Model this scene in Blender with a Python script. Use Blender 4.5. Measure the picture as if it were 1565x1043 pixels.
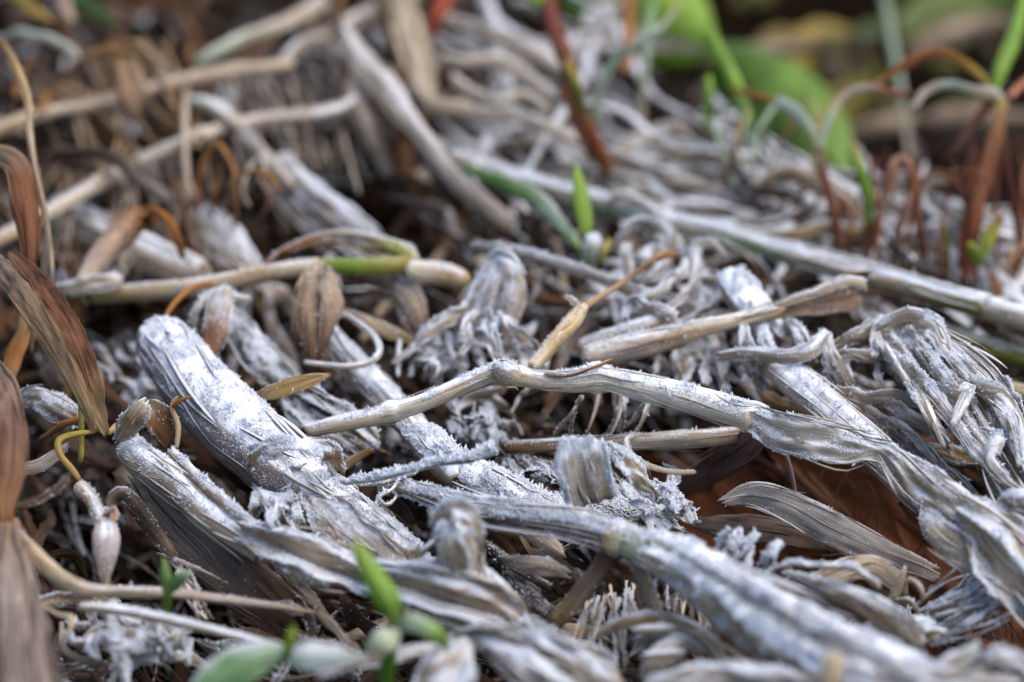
import bpy, math, random
import numpy as np
from mathutils import Vector

random.seed(7)
RNG = np.random.default_rng(7)
R = math.radians
scene = bpy.context.scene
for o in list(bpy.data.objects):
    bpy.data.objects.remove(o, do_unlink=True)

# ------------------------------------------------------------------ camera
PITCH = R(28.0)            # looking down on the litter heap
DIST = 0.75                # metres to the middle of the picture
LENS = 90.0
IW, IH = 1565.0, 1043.0    # photo size, used to turn traced outlines into places on the heap
FPX = LENS / 36.0 * IW
CEN = np.array([0.0, 0.0, 0.02])
FWD = np.array([0.0, math.cos(PITCH), -math.sin(PITCH)])
UPV = np.array([0.0, math.sin(PITCH), math.cos(PITCH)])
RGT = np.array([1.0, 0.0, 0.0])
CAM = CEN - FWD * DIST
cd = bpy.data.cameras.new('camera')
cd.lens = LENS
cd.sensor_width = 36.0
cd.clip_start = 0.01
cd.clip_end = 60.0
cd.dof.use_dof = True
cd.dof.focus_distance = 0.645
cd.dof.aperture_fstop = 6.2
cam = bpy.data.objects.new('camera', cd)
scene.collection.objects.link(cam)
cam.location = CAM
cam.rotation_euler = (math.pi / 2 - PITCH, 0, 0)
scene.camera = cam

# ------------------------------------------------------------------ sky, sun, exposure
SUN_EL, SUN_AZ = R(66), R(85)     # soft light from high on the right
world = bpy.data.worlds.new('World')
scene.world = world
world.use_nodes = True
wn = world.node_tree
for n in list(wn.nodes):
    wn.nodes.remove(n)
sky = wn.nodes.new('ShaderNodeTexSky')
sky.sky_type = 'NISHITA'
sky.sun_disc = False
sky.sun_elevation = SUN_EL
sky.sun_rotation = SUN_AZ
sky.air_density = 1.0
sky.dust_density = 2.5
sky.ozone_density = 1.6
bg = wn.nodes.new('ShaderNodeBackground')
bg.inputs['Strength'].default_value = 0.115
wo = wn.nodes.new('ShaderNodeOutputWorld')
wn.links.new(sky.outputs[0], bg.inputs[0])
wn.links.new(bg.outputs[0], wo.inputs[0])
sd = bpy.data.lights.new('sun', 'SUN')
sd.energy = 1.5
sd.angle = R(60)
sd.color = (1.0, 0.95, 0.89)
sun = bpy.data.objects.new('sun', sd)
scene.collection.objects.link(sun)
sdir = Vector((math.sin(SUN_AZ) * math.cos(SUN_EL), math.cos(SUN_AZ) * math.cos(SUN_EL), math.sin(SUN_EL)))
sun.rotation_euler = (-sdir).to_track_quat('-Z', 'Y').to_euler()
sun.location = (0.5, 0.5, 1.0)
scene.view_settings.view_transform = 'Standard'
scene.view_settings.look = 'None'
scene.view_settings.gamma = 1.0
scene.view_settings.use_curve_mapping = False
scene.view_settings.exposure = 1.06

# ------------------------------------------------------------------ helpers
def ray(px, py):
    return FWD + RGT * ((px - IW / 2) / FPX) + UPV * ((IH / 2 - py) / FPX)

def at(px, py, h):
    """point on the heap, h centimetres above its level, seen at (px, py)"""
    d = ray(px, py)
    t = (h * 0.01 - CAM[2]) / d[2]
    return CAM + d * t

_perm = RNG.permutation(256)
_val = RNG.random(256) * 2 - 1
def vnoise(p):
    p = np.asarray(p, float)
    i = np.floor(p).astype(int)
    f = p - i
    f = f * f * (3 - 2 * f)
    out = 0
    for dx in (0, 1):
        for dy in (0, 1):
            for dz in (0, 1):
                hsh = _perm[(_perm[(_perm[(i[..., 0] + dx) & 255] + i[..., 1] + dy) & 255] + i[..., 2] + dz) & 255]
                w = (f[..., 0] if dx else 1 - f[..., 0]) * (f[..., 1] if dy else 1 - f[..., 1]) * (f[..., 2] if dz else 1 - f[..., 2])
                out = out + w * _val[hsh]
    return out
def fbm(p, o=3):
    s, a = 0, 1.0
    for k in range(o):
        s = s + a * vnoise(np.asarray(p) * (2.03 ** k) + 17.3 * k)
        a *= 0.5
    return s

def unit(a):
    return a / np.maximum(np.linalg.norm(a, axis=-1, keepdims=True), 1e-9)

def spline(c, n):
    """Catmull-Rom through the rows of c, resampled evenly (by the first three columns) to n rows"""
    c = np.asarray(c, float)
    if len(c) == 2:
        c = np.vstack([c[0], (c[0] + c[1]) / 2, c[1]])
    p = np.vstack([2 * c[0] - c[1], c, 2 * c[-1] - c[-2]])
    out = []
    K = 24
    for i in range(1, len(p) - 2):
        t = np.linspace(0, 1, K, endpoint=False)[:, None]
        a, b, d, e = p[i - 1], p[i], p[i + 1], p[i + 2]
        out.append(0.5 * (2 * b + (d - a) * t + (2 * a - 5 * b + 4 * d - e) * t ** 2 + (3 * b - a - 3 * d + e) * t ** 3))
    out.append(p[-2][None])
    q = np.vstack(out)
    L = np.r_[0, np.cumsum(np.linalg.norm(np.diff(q[:, :3], axis=0), axis=1))]
    s = np.linspace(0, L[-1], n)
    return np.stack([np.interp(s, L, q[:, k]) for k in range(q.shape[1])], 1), s

def world_ctrl(pts):
    out = []
    for p in pts:
        px, py, h, w = p[:4]
        roll = p[4] if len(p) > 4 else 0.0
        q = at(px, py, h)
        out.append([*q, w * np.dot(q - CAM, FWD) / FPX, R(roll)])
    return np.array(out)

def frames(c):
    T = unit(np.gradient(c, axis=0))
    V = unit(c - CAM)
    S = unit(np.cross(T, V))
    N = unit(np.cross(S, T))
    N = np.where((np.sum(N * V, 1) > 0)[:, None], -N, N)
    return T, S, N

def stops(col, n):
    col = np.asarray(col, float)
    if col.ndim == 1:
        return np.tile(col, (n, 1))
    x = np.linspace(0, 1, len(col))
    t = np.linspace(0, 1, n)
    return np.stack([np.interp(t, x, col[:, k]) for k in range(3)], 1)

class Geo:
    """vertices, quads, triangles and the per-vertex colour, frost and fibre coordinate"""
    def __init__(s):
        s.v, s.q, s.t, s.c, s.f, s.e, s.k = [], [], [], [], [], [], []
        s.n = 0
    def add(s, v, q=None, t=None, c=None, f=0.5, e=None, k=None):
        m = len(v)
        s.v.append(v)
        if q is not None and len(q): s.q.append(np.asarray(q) + s.n)
        if t is not None and len(t): s.t.append(np.asarray(t) + s.n)
        s.c.append(np.broadcast_to(c, (m, 3)))
        s.f.append(np.broadcast_to(f, (m,)))
        s.e.append(np.zeros(m) if e is None else e)
        s.k.append(v if k is None else k)
        s.n += m
    def cat(s):
        v = np.vstack(s.v)
        q = np.vstack(s.q) if s.q else np.zeros((0, 4), int)
        t = np.vstack(s.t) if s.t else np.zeros((0, 3), int)
        return v, q, t

def grid_quads(n, m, wrap=False, flip=False):
    i = np.arange(n - 1)[:, None]
    j = np.arange(m if wrap else m - 1)[None]
    a = i * m + j
    b = i * m + (j + 1) % m
    q = np.stack([a, b, b + m, a + m], -1).reshape(-1, 4)
    return q[:, ::-1] if flip else q

def mesh_from(name, geo, origin):
    v, q, t = geo.cat()
    me = bpy.data.meshes.new(name)
    me.vertices.add(len(v))
    me.vertices.foreach_set('co', (v - origin).astype(np.float32).ravel())
    nl = q.size + t.size
    me.loops.add(nl)
    me.loops.foreach_set('vertex_index', np.r_[q.ravel(), t.ravel()].astype(np.int32))
    me.polygons.add(len(q) + len(t))
    st = np.r_[np.arange(len(q)) * 4, q.size + np.arange(len(t)) * 3]
    me.polygons.foreach_set('loop_start', st.astype(np.int32))
    me.polygons.foreach_set('use_smooth', np.ones(len(st), bool))
    a = me.attributes.new('tint', 'FLOAT_COLOR', 'POINT')
    a.data.foreach_set('color', np.c_[np.vstack(geo.c), np.ones(len(v))].astype(np.float32).ravel())
    a = me.attributes.new('frost', 'FLOAT', 'POINT')
    a.data.foreach_set('value', np.concatenate(geo.f).astype(np.float32))
    a = me.attributes.new('edge', 'FLOAT', 'POINT')
    a.data.foreach_set('value', np.concatenate(geo.e).astype(np.float32))
    a = me.attributes.new('fibre', 'FLOAT_VECTOR', 'POINT')
    a.data.foreach_set('vector', np.vstack(geo.k).astype(np.float32).ravel())
    me.update(calc_edges=True)
    me.validate()
    return me

# ------------------------------------------------------------------ materials
def make_plant_material(name, transl, gloss, fibre_amt, frost_gain=1.0):
    m = bpy.data.materials.new(name)
    m.use_nodes = True
    nt = m.node_tree
    nt.nodes.clear()
    N, Lk = nt.nodes.new, nt.links.new
    def math_(op, a, b=None, c=None, clamp=False):
        n = N('ShaderNodeMath'); n.operation = op; n.use_clamp = clamp
        for i, x in enumerate((a, b, c)):
            if x is None: continue
            if isinstance(x, (int, float)): n.inputs[i].default_value = x
            else: Lk(x, n.inputs[i])
        return n.outputs[0]
    def attr(nm):
        n = N('ShaderNodeAttribute'); n.attribute_name = nm; return n
    def mapr(x, a, b, c, d, smooth=False):
        n = N('ShaderNodeMapRange'); n.clamp = True
        if smooth: n.interpolation_type = 'SMOOTHSTEP'
        for i, q in zip((0, 1, 2, 3, 4), (x, a, b, c, d)):
            if isinstance(q, (int, float)): n.inputs[i].default_value = q
            else: Lk(q, n.inputs[i])
        return n.outputs[0]
    co = attr('fibre').outputs['Vector']
    info = N('ShaderNodeObjectInfo')
    off = N('ShaderNodeVectorMath'); off.operation = 'ADD'
    rr = N('ShaderNodeCombineXYZ'); Lk(info.outputs['Random'], rr.inputs[0]); Lk(info.outputs['Random'], rr.inputs[2])
    Lk(co, off.inputs[0]); Lk(rr.outputs[0], off.inputs[1])
    co = off.outputs[0]
    def noise(sx, sz, detail=2.0, rough=0.6, dist=0.0):
        mp = N('ShaderNodeMapping'); mp.inputs['Scale'].default_value = (sx, sx, sz)
        Lk(co, mp.inputs[0])
        n = N('ShaderNodeTexNoise'); n.inputs['Scale'].default_value = 1.0
        n.inputs['Detail'].default_value = detail; n.inputs['Roughness'].default_value = rough
        n.inputs['Distortion'].default_value = dist
        Lk(mp.outputs[0], n.inputs['Vector'])
        return n.outputs['Fac']
    fib = noise(1500, 45, 3.0, 0.65, 0.3)
    blo = noise(140, 60, 3.0, 0.6)
    gra = noise(5200, 3000, 2.0, 0.75)
    med = noise(420, 190, 2.0, 0.6)
    spot = noise(330, 210, 3.0, 0.7, 0.6)
    tint = attr('tint').outputs['Color']
    k1 = mapr(fib, 0.28, 0.72, 1 - 0.52 * fibre_amt, 1 + 0.36 * fibre_amt)
    k2 = mapr(blo, 0.3, 0.7, 0.72, 1.2)
    k3 = mapr(spot, 0.62, 0.72, 1.0, 1 - 0.55 * fibre_amt)
    k = math_('MULTIPLY', math_('MULTIPLY', k1, k2), k3)
    vm = N('ShaderNodeVectorMath'); vm.operation = 'SCALE'
    Lk(tint, vm.inputs[0]); Lk(k, vm.inputs['Scale'])
    # rime: settles on what looks up, on the rims, in grains
    geo = N('ShaderNodeNewGeometry')
    sep = N('ShaderNodeSeparateXYZ'); Lk(geo.outputs['Normal'], sep.inputs[0])
    up = mapr(sep.outputs[2], 0.2, 0.95, 0.0, 1.08)
    fr = math_('MULTIPLY', attr('frost').outputs['Fac'], frost_gain)
    cover = math_('MULTIPLY', fr, math_('ADD', up, math_('MULTIPLY', attr('edge').outputs['Fac'], 0.75)))
    cover = math_('ADD', cover, math_('MAXIMUM', math_('SUBTRACT', fr, 1.0), 0.0))
    g = math_('ADD', math_('MULTIPLY', gra, 0.46), math_('ADD', math_('MULTIPLY', med, 0.24), math_('MULTIPLY', fib, 0.30)))
    thr = math_('SUBTRACT', 0.80, math_('MULTIPLY', cover, 0.52))
    fac = mapr(g, math_('SUBTRACT', thr, 0.09), math_('ADD', thr, 0.10), 0.0, 0.95, True)
    mix = N('ShaderNodeMix'); mix.data_type = 'RGBA'
    Lk(fac, mix.inputs[0]); Lk(vm.outputs[0], mix.inputs[6]); mix.inputs[7].default_value = (0.84, 0.86, 0.905, 1)
    hgt = math_('ADD', math_('MULTIPLY', fib, 0.55), math_('MULTIPLY', math_('MULTIPLY', gra, fac), 0.9))
    bump = N('ShaderNodeBump'); bump.inputs['Strength'].default_value = 0.55; bump.inputs['Distance'].default_value = 0.0006
    Lk(hgt, bump.inputs['Height'])
    pb = N('ShaderNodeBsdfPrincipled')
    Lk(mix.outputs[2], pb.inputs['Base Color'])
    Lk(bump.outputs[0], pb.inputs['Normal'])
    Lk(mapr(fac, 0, 1, gloss, 0.9), pb.inputs['Roughness'])
    pb.inputs['Specular IOR Level'].default_value = 0.12 if gloss > .5 else 0.35
    out = N('ShaderNodeOutputMaterial')
    if transl > 0:
        tr = N('ShaderNodeBsdfTranslucent'); Lk(mix.outputs[2], tr.inputs[0])
        ms = N('ShaderNodeMixShader'); ms.inputs[0].default_value = transl
        Lk(pb.outputs[0], ms.inputs[1]); Lk(tr.outputs[0], ms.inputs[2]); Lk(ms.outputs[0], out.inputs[0])
    else:
        Lk(pb.outputs[0], out.inputs[0])
    return m

M_STALK = make_plant_material('dry_stalk', 0.0, 0.88, 0.78)
M_LEAF = make_plant_material('dry_leaf', 0.28, 0.88, 0.7)
M_GREEN = make_plant_material('fresh_leaf', 0.35, 0.5, 0.6)

def make_frost_material():
    m = bpy.data.materials.new('rime_crystal')
    m.use_nodes = True
    nt = m.node_tree
    pb = nt.nodes['Principled BSDF']
    pb.inputs['Roughness'].default_value = 0.6
    pb.inputs['Specular IOR Level'].default_value = 0.25
    geo = nt.nodes.new('ShaderNodeNewGeometry')
    ns = nt.nodes.new('ShaderNodeTexNoise'); ns.inputs['Scale'].default_value = 260
    nt.links.new(geo.outputs['Position'], ns.inputs['Vector'])
    cr = nt.nodes.new('ShaderNodeValToRGB')
    cr.color_ramp.elements[0].color = (0.74, 0.78, 0.86, 1); cr.color_ramp.elements[0].position = 0.3
    cr.color_ramp.elements[1].color = (0.86, 0.89, 0.93, 1); cr.color_ramp.elements[1].position = 0.7
    nt.links.new(ns.outputs['Fac'], cr.inputs[0])
    nt.links.new(cr.outputs[0], pb.inputs['Base Color'])
    tr = nt.nodes.new('ShaderNodeBsdfTranslucent')
    nt.links.new(cr.outputs[0], tr.inputs[0])
    ms = nt.nodes.new('ShaderNodeMixShader'); ms.inputs[0].default_value = 0.35
    nt.links.new(pb.outputs[0], ms.inputs[1]); nt.links.new(tr.outputs[0], ms.inputs[2])
    nt.links.new(ms.outputs[0], nt.nodes['Material Output'].inputs[0])
    return m
M_RIME = make_frost_material()

def make_soil_material(name, c0, c1):
    m = bpy.data.materials.new(name)
    m.use_nodes = True
    nt = m.node_tree
    pb = nt.nodes['Principled BSDF']
    pb.inputs['Roughness'].default_value = 1.0
    pb.inputs['Specular IOR Level'].default_value = 0.0
    tc = nt.nodes.new('ShaderNodeTexCoord')
    n1 = nt.nodes.new('ShaderNodeTexNoise'); n1.inputs['Scale'].default_value = 60; n1.inputs['Detail'].default_value = 6
    nt.links.new(tc.outputs['Object'], n1.inputs['Vector'])
    cr = nt.nodes.new('ShaderNodeValToRGB')
    cr.color_ramp.elements[0].color = (*c0, 1); cr.color_ramp.elements[0].position = 0.32
    cr.color_ramp.elements[1].color = (*c1, 1); cr.color_ramp.elements[1].position = 0.7
    nt.links.new(n1.outputs['Fac'], cr.inputs[0]); nt.links.new(cr.outputs[0], pb.inputs['Base Color'])
    bp = nt.nodes.new('ShaderNodeBump'); bp.inputs['Strength'].default_value = 0.8; bp.inputs['Distance'].default_value = 0.004
    n2 = nt.nodes.new('ShaderNodeTexNoise'); n2.inputs['Scale'].default_value = 240; n2.inputs['Detail'].default_value = 5
    nt.links.new(tc.outputs['Object'], n2.inputs['Vector']); nt.links.new(n2.outputs['Fac'], bp.inputs['Height'])
    nt.links.new(bp.outputs[0], pb.inputs['Normal'])
    return m
M_SOIL = make_soil_material('red_brown_litter_soil', (.03, .011, .006), (.14, .052, .024))  # red-brown puts the warm light seeping into the hollows into the soil colour
M_DARK = make_soil_material('shade_dark_soil', (.003, .002, .0015), (.014, .009, .005))  # near-black paints in the shade beyond the heap and under the straw

# ------------------------------------------------------------------ colours (real reflectances)
TAN = (.42, .285, .14); PALE = (.58, .465, .325); GREY = (.35, .265, .185); DGREY = (.075, .054, .04)
BRN = (.13, .064, .032); RED = (.20, .065, .03); ORA = (.36, .15, .045); YEL = (.46, .33, .07)
GRN = (.17, .33, .03); LGR = (.30, .46, .06); DGR = (.06, .16, .03); OLV = (.17, .18, .035); DBR = (.045, .024, .013)
LIL = (.48, .385, .29); MAR = (.13, .04, .03); FGR = (.38, .46, .33)

# ------------------------------------------------------------------ shapes
def tube(pts, col=GREY, frost=0.7, seg=16, flat=1.0, ridges=(9, .03), rough=.05, nodes=(), ends=('round', 'round'),
         step=.0012, crack=0.0, wob=0.0, kfreq=1.0, cap=.5):
    """a stalk or stem through traced points (px, py, height cm, width px)"""
    c = world_ctrl(pts)
    L = np.sum(np.linalg.norm(np.diff(c[:, :3], axis=0), axis=1))
    n = int(np.clip(L / step, 7, 220))
    d, s = spline(c, n)
    p, w = d[:, :3], np.maximum(d[:, 3], 1e-5)
    seed = RNG.random() * 50
    if wob:
        q = np.c_[s / (w.mean() * 3.0), s * 0 + seed, s * 0]
        p = p + np.c_[fbm(q), fbm(q + 9), fbm(q + 23)] * (w * wob)[:, None]
    T, S, N = frames(p)
    r = w / 2
    dl = s
    for side in (0, 1):
        x = s if side == 0 else s[-1] - s
        if ends[side] == 'round':
            u = np.clip(x / (r * cap), 0, 1)
            r = r * np.sqrt(np.maximum(1 - (1 - u) ** 2, 0.0)).clip(.05)
        elif ends[side] == 'point':
            r = r * np.clip(x / (L * .35), .06, 1) ** .7
    for t in nodes:
        x = (s - t * s[-1]) / (w.mean() * .35)
        r = r * (1 + .22 * np.exp(-x ** 2) - .10 * np.exp(-((x - 1.9) / .7) ** 2))
    th = np.linspace(0, 2 * np.pi, seg, endpoint=False) - np.pi / 2
    wm = w.mean()
    cs, sn = np.cos(th)[None], np.sin(th)[None]
    kk = np.stack([cs * 1.2 + 0 * s[:, None], sn * 1.2 + 0 * s[:, None], (s / wm * .35 * kfreq)[:, None] + 0 * cs], -1)
    rad = r[:, None] * (1 + ridges[1] * np.sin(ridges[0] * th[None] + 1.5 * vnoise(np.c_[s * 30, s * 0, s * 0 + seed])[:, None])
                        + (ridges[1] * 1.5 + .03) * vnoise(kk * np.array([3.6, 3.6, .5]) + seed + 3) + .09 * vnoise(kk * np.array([1.2, 1.2, .6]) + seed + 13) + (ridges[1] * .8 + .012) * vnoise(kk * np.array([8, 8, .8]) + seed)
                        + rough * fbm(kk * 1.7 + seed) + rough * .6 * fbm(kk * np.array([3, 3, 9.0]) + seed + 5))
    if crack:
        ca = 0.9 + .5 * vnoise(np.c_[s / wm * .5, s * 0, s * 0 + seed])[:, None]
        dth = (th[None] - ca) * 3.5
        rad = rad * (1 - crack * np.exp(-dth ** 2))
    v = p[:, None] + S[:, None] * (rad * cs)[..., None] + N[:, None] * (rad * sn * flat)[..., None]
    for side, e in enumerate(ends):      # jagged break
        if e in ('hollow', 'break'):
            jl = wm * .45 * vnoise(np.c_[np.cos(th) * 2.5 + seed, np.sin(th) * 2.5, th * 0 + side]) + wm * .18 * (RNG.random(seg) - .5)
            m = max(2, int(n * min(.2, wm * .8 / L)))
            ww = np.linspace(1, 0, m)
            idx = np.arange(m) if side == 0 else n - 1 - np.arange(m)
            v[idx] += (ww[:, None, None] * jl[None, :, None]) * T[idx][:, None]
    g = Geo()
    g.path = (p, S, N, r * 2, stops(col, n), frost if not np.ndim(frost) else .5, flat)
    cc = stops(col, n)
    cc = np.repeat(cc[:, None], seg, 1).reshape(-1, 3)
    k = np.stack([rad * cs, rad * sn, s[:, None] + 0 * cs], -1).reshape(-1, 3) + seed
    fv = np.broadcast_to(np.asarray(stops(np.c_[frost, frost, frost] if np.ndim(frost) else (frost,) * 3, n)[:, 0])[:, None], (n, seg)).reshape(-1)
    g.add(v.reshape(-1, 3), grid_quads(n, seg, True), c=cc, f=fv, k=k)
    for side, e in enumerate(ends):
        i0 = 0 if side == 0 else n - 1
        base = i0 * seg
        if e == 'hollow':
            m = max(3, int(n * min(.3, wm * 1.6 / L)))
            idx = np.arange(m) if side == 0 else n - 1 - np.arange(m)
            ctr = v[idx].mean(1, keepdims=True)
            sh = np.linspace(.80, .66, m)[:, None, None]
            iv = ctr + (v[idx] - ctr) * sh
            iq = grid_quads(m, seg, True, side == 0)
            b0 = g.n
            g.add(iv.reshape(-1, 3), iq, c=np.array(DBR) * .8 + .2 * cc[base:base + 1], f=.12, k=k[:m * seg])
            j = np.arange(seg); j2 = (j + 1) % seg
            rim = np.stack([base + j, base + j2, b0 + j2, b0 + j], -1)
            if side == 0: rim = rim[:, ::-1]
            g.q.append(rim)
            cb = b0 + (m - 1) * seg
            g.add(iv[-1].mean(0)[None], None, c=DBR, f=0)
            g.t.append(np.stack([cb + j, cb + j2, np.full(seg, g.n - 1)], -1))
        else:
            cen = v[i0].mean(0)[None]
            g.add(cen, None, c=cc[base:base + 1] * (.7 if e == 'break' else 1), f=fv[base], k=k[base:base + 1])
            j = np.arange(seg); j2 = (j + 1) % seg
            tri = np.stack([base + j, base + j2, np.full(seg, g.n - 1)], -1)
            if side == 0: tri = tri[:, ::-1]
            g.t.append(tri)
    return g

def leaf(pts, col=GREY, back=None, frost=0.6, m=11, cup=.12, fold=0.0, ridges=(0, 0), crumple=.06, wav=.04, thick=.0002,
         jag=0.3, step=.0013, edge=1.0, wob=0.0, twist=0.0, ragged=.05):
    """a dry blade, sheath or husk through traced points (px, py, height cm, width px, roll deg)"""
    c = world_ctrl(pts)
    L = np.sum(np.linalg.norm(np.diff(c[:, :3], axis=0), axis=1))
    n = int(np.clip(L / step, 7, 200))
    d, s = spline(c, n)
    p, w, roll = d[:, :3], np.maximum(d[:, 3], 2e-5), d[:, 4]
    seed = RNG.random() * 50
    wm = w.mean()
    if wob:
        q = np.c_[s / (wm * 2.5), s * 0 + seed, s * 0]
        p = p + np.c_[fbm(q), fbm(q + 9), fbm(q + 23)] * (w * wob)[:, None]
    T, S0, N0 = frames(p)
    roll = roll + twist * np.linspace(-1, 1, n)
    S = S0 * np.cos(roll)[:, None] + N0 * np.sin(roll)[:, None]
    N = N0 * np.cos(roll)[:, None] - S0 * np.sin(roll)[:, None]
    u = np.linspace(-1, 1, m)[None]
    W = w[:, None]
    sv = s[:, None] / wm
    rg = 1 + ragged * np.where(u > 0, fbm(np.stack([sv * 1.6, sv * 0 + seed, sv * 0], -1)), fbm(np.stack([sv * 1.6, sv * 0 + seed + 7, sv * 0], -1)))
    rg = rg + ragged * .5 * np.where(u > 0, vnoise(np.stack([sv * 7, sv * 0 + seed, sv * 0], -1)), vnoise(np.stack([sv * 7, sv * 0 + seed + 4, sv * 0], -1)))
    x = u * W / 2 * rg
    cr = np.stack([u * 1.1 + 0 * sv, sv * .8 + 0 * u, 0 * u + 0 * sv + seed], -1)
    y = W * (cup * (1 - u ** 2) - fold * np.abs(u) * .5
             + crumple * (.7 * fbm(cr) + 1.1 * (.5 - np.abs(fbm(cr * np.array([1.1, .8, 1]) + 41))) + .35 * vnoise(cr * np.array([2.6, 3.1, 1]) + 4))
             + wav * u ** 2 * np.sin(sv * 2.1 + 1.6 * np.sign(u) + seed + 2 * vnoise(np.stack([sv * .6, sv * 0, sv * 0 + seed], -1))))
    if ridges[0]:
        ph = np.pi * ridges[0] * (u + .25 * vnoise(np.stack([u * 1.7 + seed, u * 0, u * 0], -1))) + seed + 1.6 * vnoise(np.stack([sv * .45 + 0 * u, u * 0 + 0 * sv, 0 * u + 0 * sv + seed + 3], -1)) + 1.2 * vnoise(np.stack([sv * .3 + 0 * u, u * 1.5 + 0 * sv, 0 * u + 0 * sv + seed + 33], -1))
        y = y + W * ridges[1] * 2 / np.pi * np.arcsin(np.clip(np.cos(ph), -1, 1))       # sharp folds
        crest = .8 * np.clip((np.cos(ph) - .80) / .2, 0, 1)
    y = y + W * (.010 * vnoise(np.stack([u * 8 + 0 * sv, sv * .22 + 0 * u, 0 * u + 0 * sv + seed + 8], -1)) + .016 * min(1, crumple * 8) * (.5 - np.abs(vnoise(np.stack([u * 3.2 + 0 * sv, sv * .3 + 0 * u, 0 * u + 0 * sv + seed + 28], -1)))))
    x = x + W * crumple * .6 * vnoise(cr * np.array([1.5, 2.2, 1]) + 31) * np.abs(u)
    v = p[:, None] + S[:, None] * x[..., None] + N[:, None] * y[..., None]
    if jag:
        for idx, sg in ((np.arange(max(2, n // 6)), 1), (n - 1 - np.arange(max(2, n // 6)), -1)):
            jl = wm * jag * (vnoise(np.stack([u[0] * 3 + seed, u[0] * 0 + sg, u[0] * 0], -1)) + .5 * (RNG.random(m) - .5))
            v[idx] += np.linspace(1, 0, len(idx))[:, None, None] * jl[None, :, None] * T[idx][:, None]
    gu, gv = np.gradient(v, axis=1), np.gradient(v, axis=0)
    nn = unit(np.cross(gu, gv))
    nn = np.where((np.sum(nn * N[:, None], -1) < 0)[..., None], -nn, nn)
    low = v - nn * thick
    g = Geo()
    g.path = (p + N * (W * cup), S, N, w, stops(col, n), frost, 0.0)
    ct = np.repeat(stops(col, n)[:, None], m, 1).reshape(-1, 3)
    cb = np.repeat(stops(col if back is None else back, n)[:, None], m, 1).reshape(-1, 3)
    ee = edge * np.clip((np.abs(u) - .78) / .22, 0, 1) + 0 * sv
    if ridges[0] and ridges[1] >= .04: ee = np.maximum(ee, crest)
    k = np.stack([x, y * .3, s[:, None] + 0 * u], -1).reshape(-1, 3) + seed
    q = grid_quads(n, m)
    # orient by the normal
    a = v.reshape(-1, 3)
    fn = np.cross(a[q[:, 1]] - a[q[:, 0]], a[q[:, 3]] - a[q[:, 0]])
    if np.mean(np.sum(fn * nn.reshape(-1, 3)[q[:, 0]], 1)) < 0: q = q[:, ::-1]
    g.add(a, q, c=ct, f=frost, e=ee.reshape(-1), k=k)
    g.add(low.reshape(-1, 3), q[:, ::-1], c=cb, f=frost * .9, e=ee.reshape(-1), k=k)
    nm = n * m
    ring = np.r_[np.arange(m), np.arange(1, n) * m + m - 1, (n - 1) * m + np.arange(m - 2, -1, -1), np.arange(n - 2, 0, -1) * m]
    r2 = np.roll(ring, -1)
    g.q.append(np.stack([ring, r2, r2 + nm, ring + nm], -1))
    return g

def fray(geos, per=9.0, lift=1.0):
    """splinters and loose fibres peeling off along a stalk or blade, at its edges and over its face"""
    out = Geo()
    for g in geos:
        if not hasattr(g, 'path'): continue
        p, S, N, w, cc, fr, flat = g.path
        n = len(p)
        L = np.sum(np.linalg.norm(np.diff(p, axis=0), axis=1))
        wm = float(w.mean())
        if wm < .0016 or L < .006: continue
        for _ in range(int(min(26, per * (L / .03) * (wm / .008) ** .5)) + 1):
            t0 = RNG.random() * .85
            fl = np.clip(RNG.uniform(.14, .5), .005 / L, 1)
            a, b = int(t0 * (n - 1)), int(min(1, t0 + fl) * (n - 1))
            if b - a < 2: continue
            k = np.linspace(a, b, 7)
            i0 = np.minimum(k.astype(int), n - 2); f = (k - i0)[:, None]
            q = p[i0] * (1 - f) + p[i0 + 1] * f
            s_, n_ = S[i0], N[i0]
            ww = w[i0]
            e = RNG.uniform(-1, 1)
            if RNG.random() < .45: e = np.sign(e) * RNG.uniform(.85, 1.05)
            x = np.linspace(-1, 1, 7)
            div = RNG.normal(0, .22) * (x + 1) / 2
            loose = (RNG.random() < .6) * abs(RNG.normal(0, .8)) * np.clip(x if RNG.random() < .5 else -x, 0, 1) ** 1.6
            ee = np.clip(e + div, -1.35, 1.35)
            up = np.sqrt(np.clip(1 - np.minimum(np.abs(ee), 1) ** 2, 0, 1)) * .5 * flat
            c = q + s_ * (ww * .5 * ee)[:, None] + n_ * (ww * up * 1.03 + .00025 * lift + loose * lift * min(wm * .28, .0022))[:, None] + np.array([0, 0, 1]) * (loose * lift * .0006)[:, None]
            c = c + (np.outer(x * x - .4, RNG.normal(0, 1, 3)) + np.outer(x ** 3 - .6 * x, RNG.normal(0, 1, 3))) * min(.0004, wm * .06)
            T = unit(np.gradient(c, axis=0))
            ro = RNG.uniform(-.9, .9) + RNG.normal(0, .5) * x
            sd_ = s_ * np.cos(ro)[:, None] + n_ * np.sin(ro)[:, None]
            hw = min(wm * RNG.uniform(.02, .06), .00065) * (1 - .85 * np.abs(x) ** 3)
            v = np.stack([c - sd_ * hw[:, None], c + n_ * (hw * .5)[:, None], c + sd_ * hw[:, None], c - n_ * (hw * .3)[:, None]], 1)
            col = cc[i0].mean(0) * RNG.uniform(.55, 1.45)
            kk = np.stack([np.tile([-1., 0, 1, 0], 7) * .0006, np.zeros(28), np.repeat(np.linspace(0, (b - a) / n * L, 7), 4)], -1) + RNG.random() * 30
            out.add(v.reshape(-1, 3), grid_quads(7, 4, True, True), c=np.clip(col, 0, .8), f=np.clip(fr * RNG.uniform(.5, 1.2), 0, 1.3), e=np.tile([.6, .2, .6, 0], 7), k=kk)
    return out if out.n else None

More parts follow.
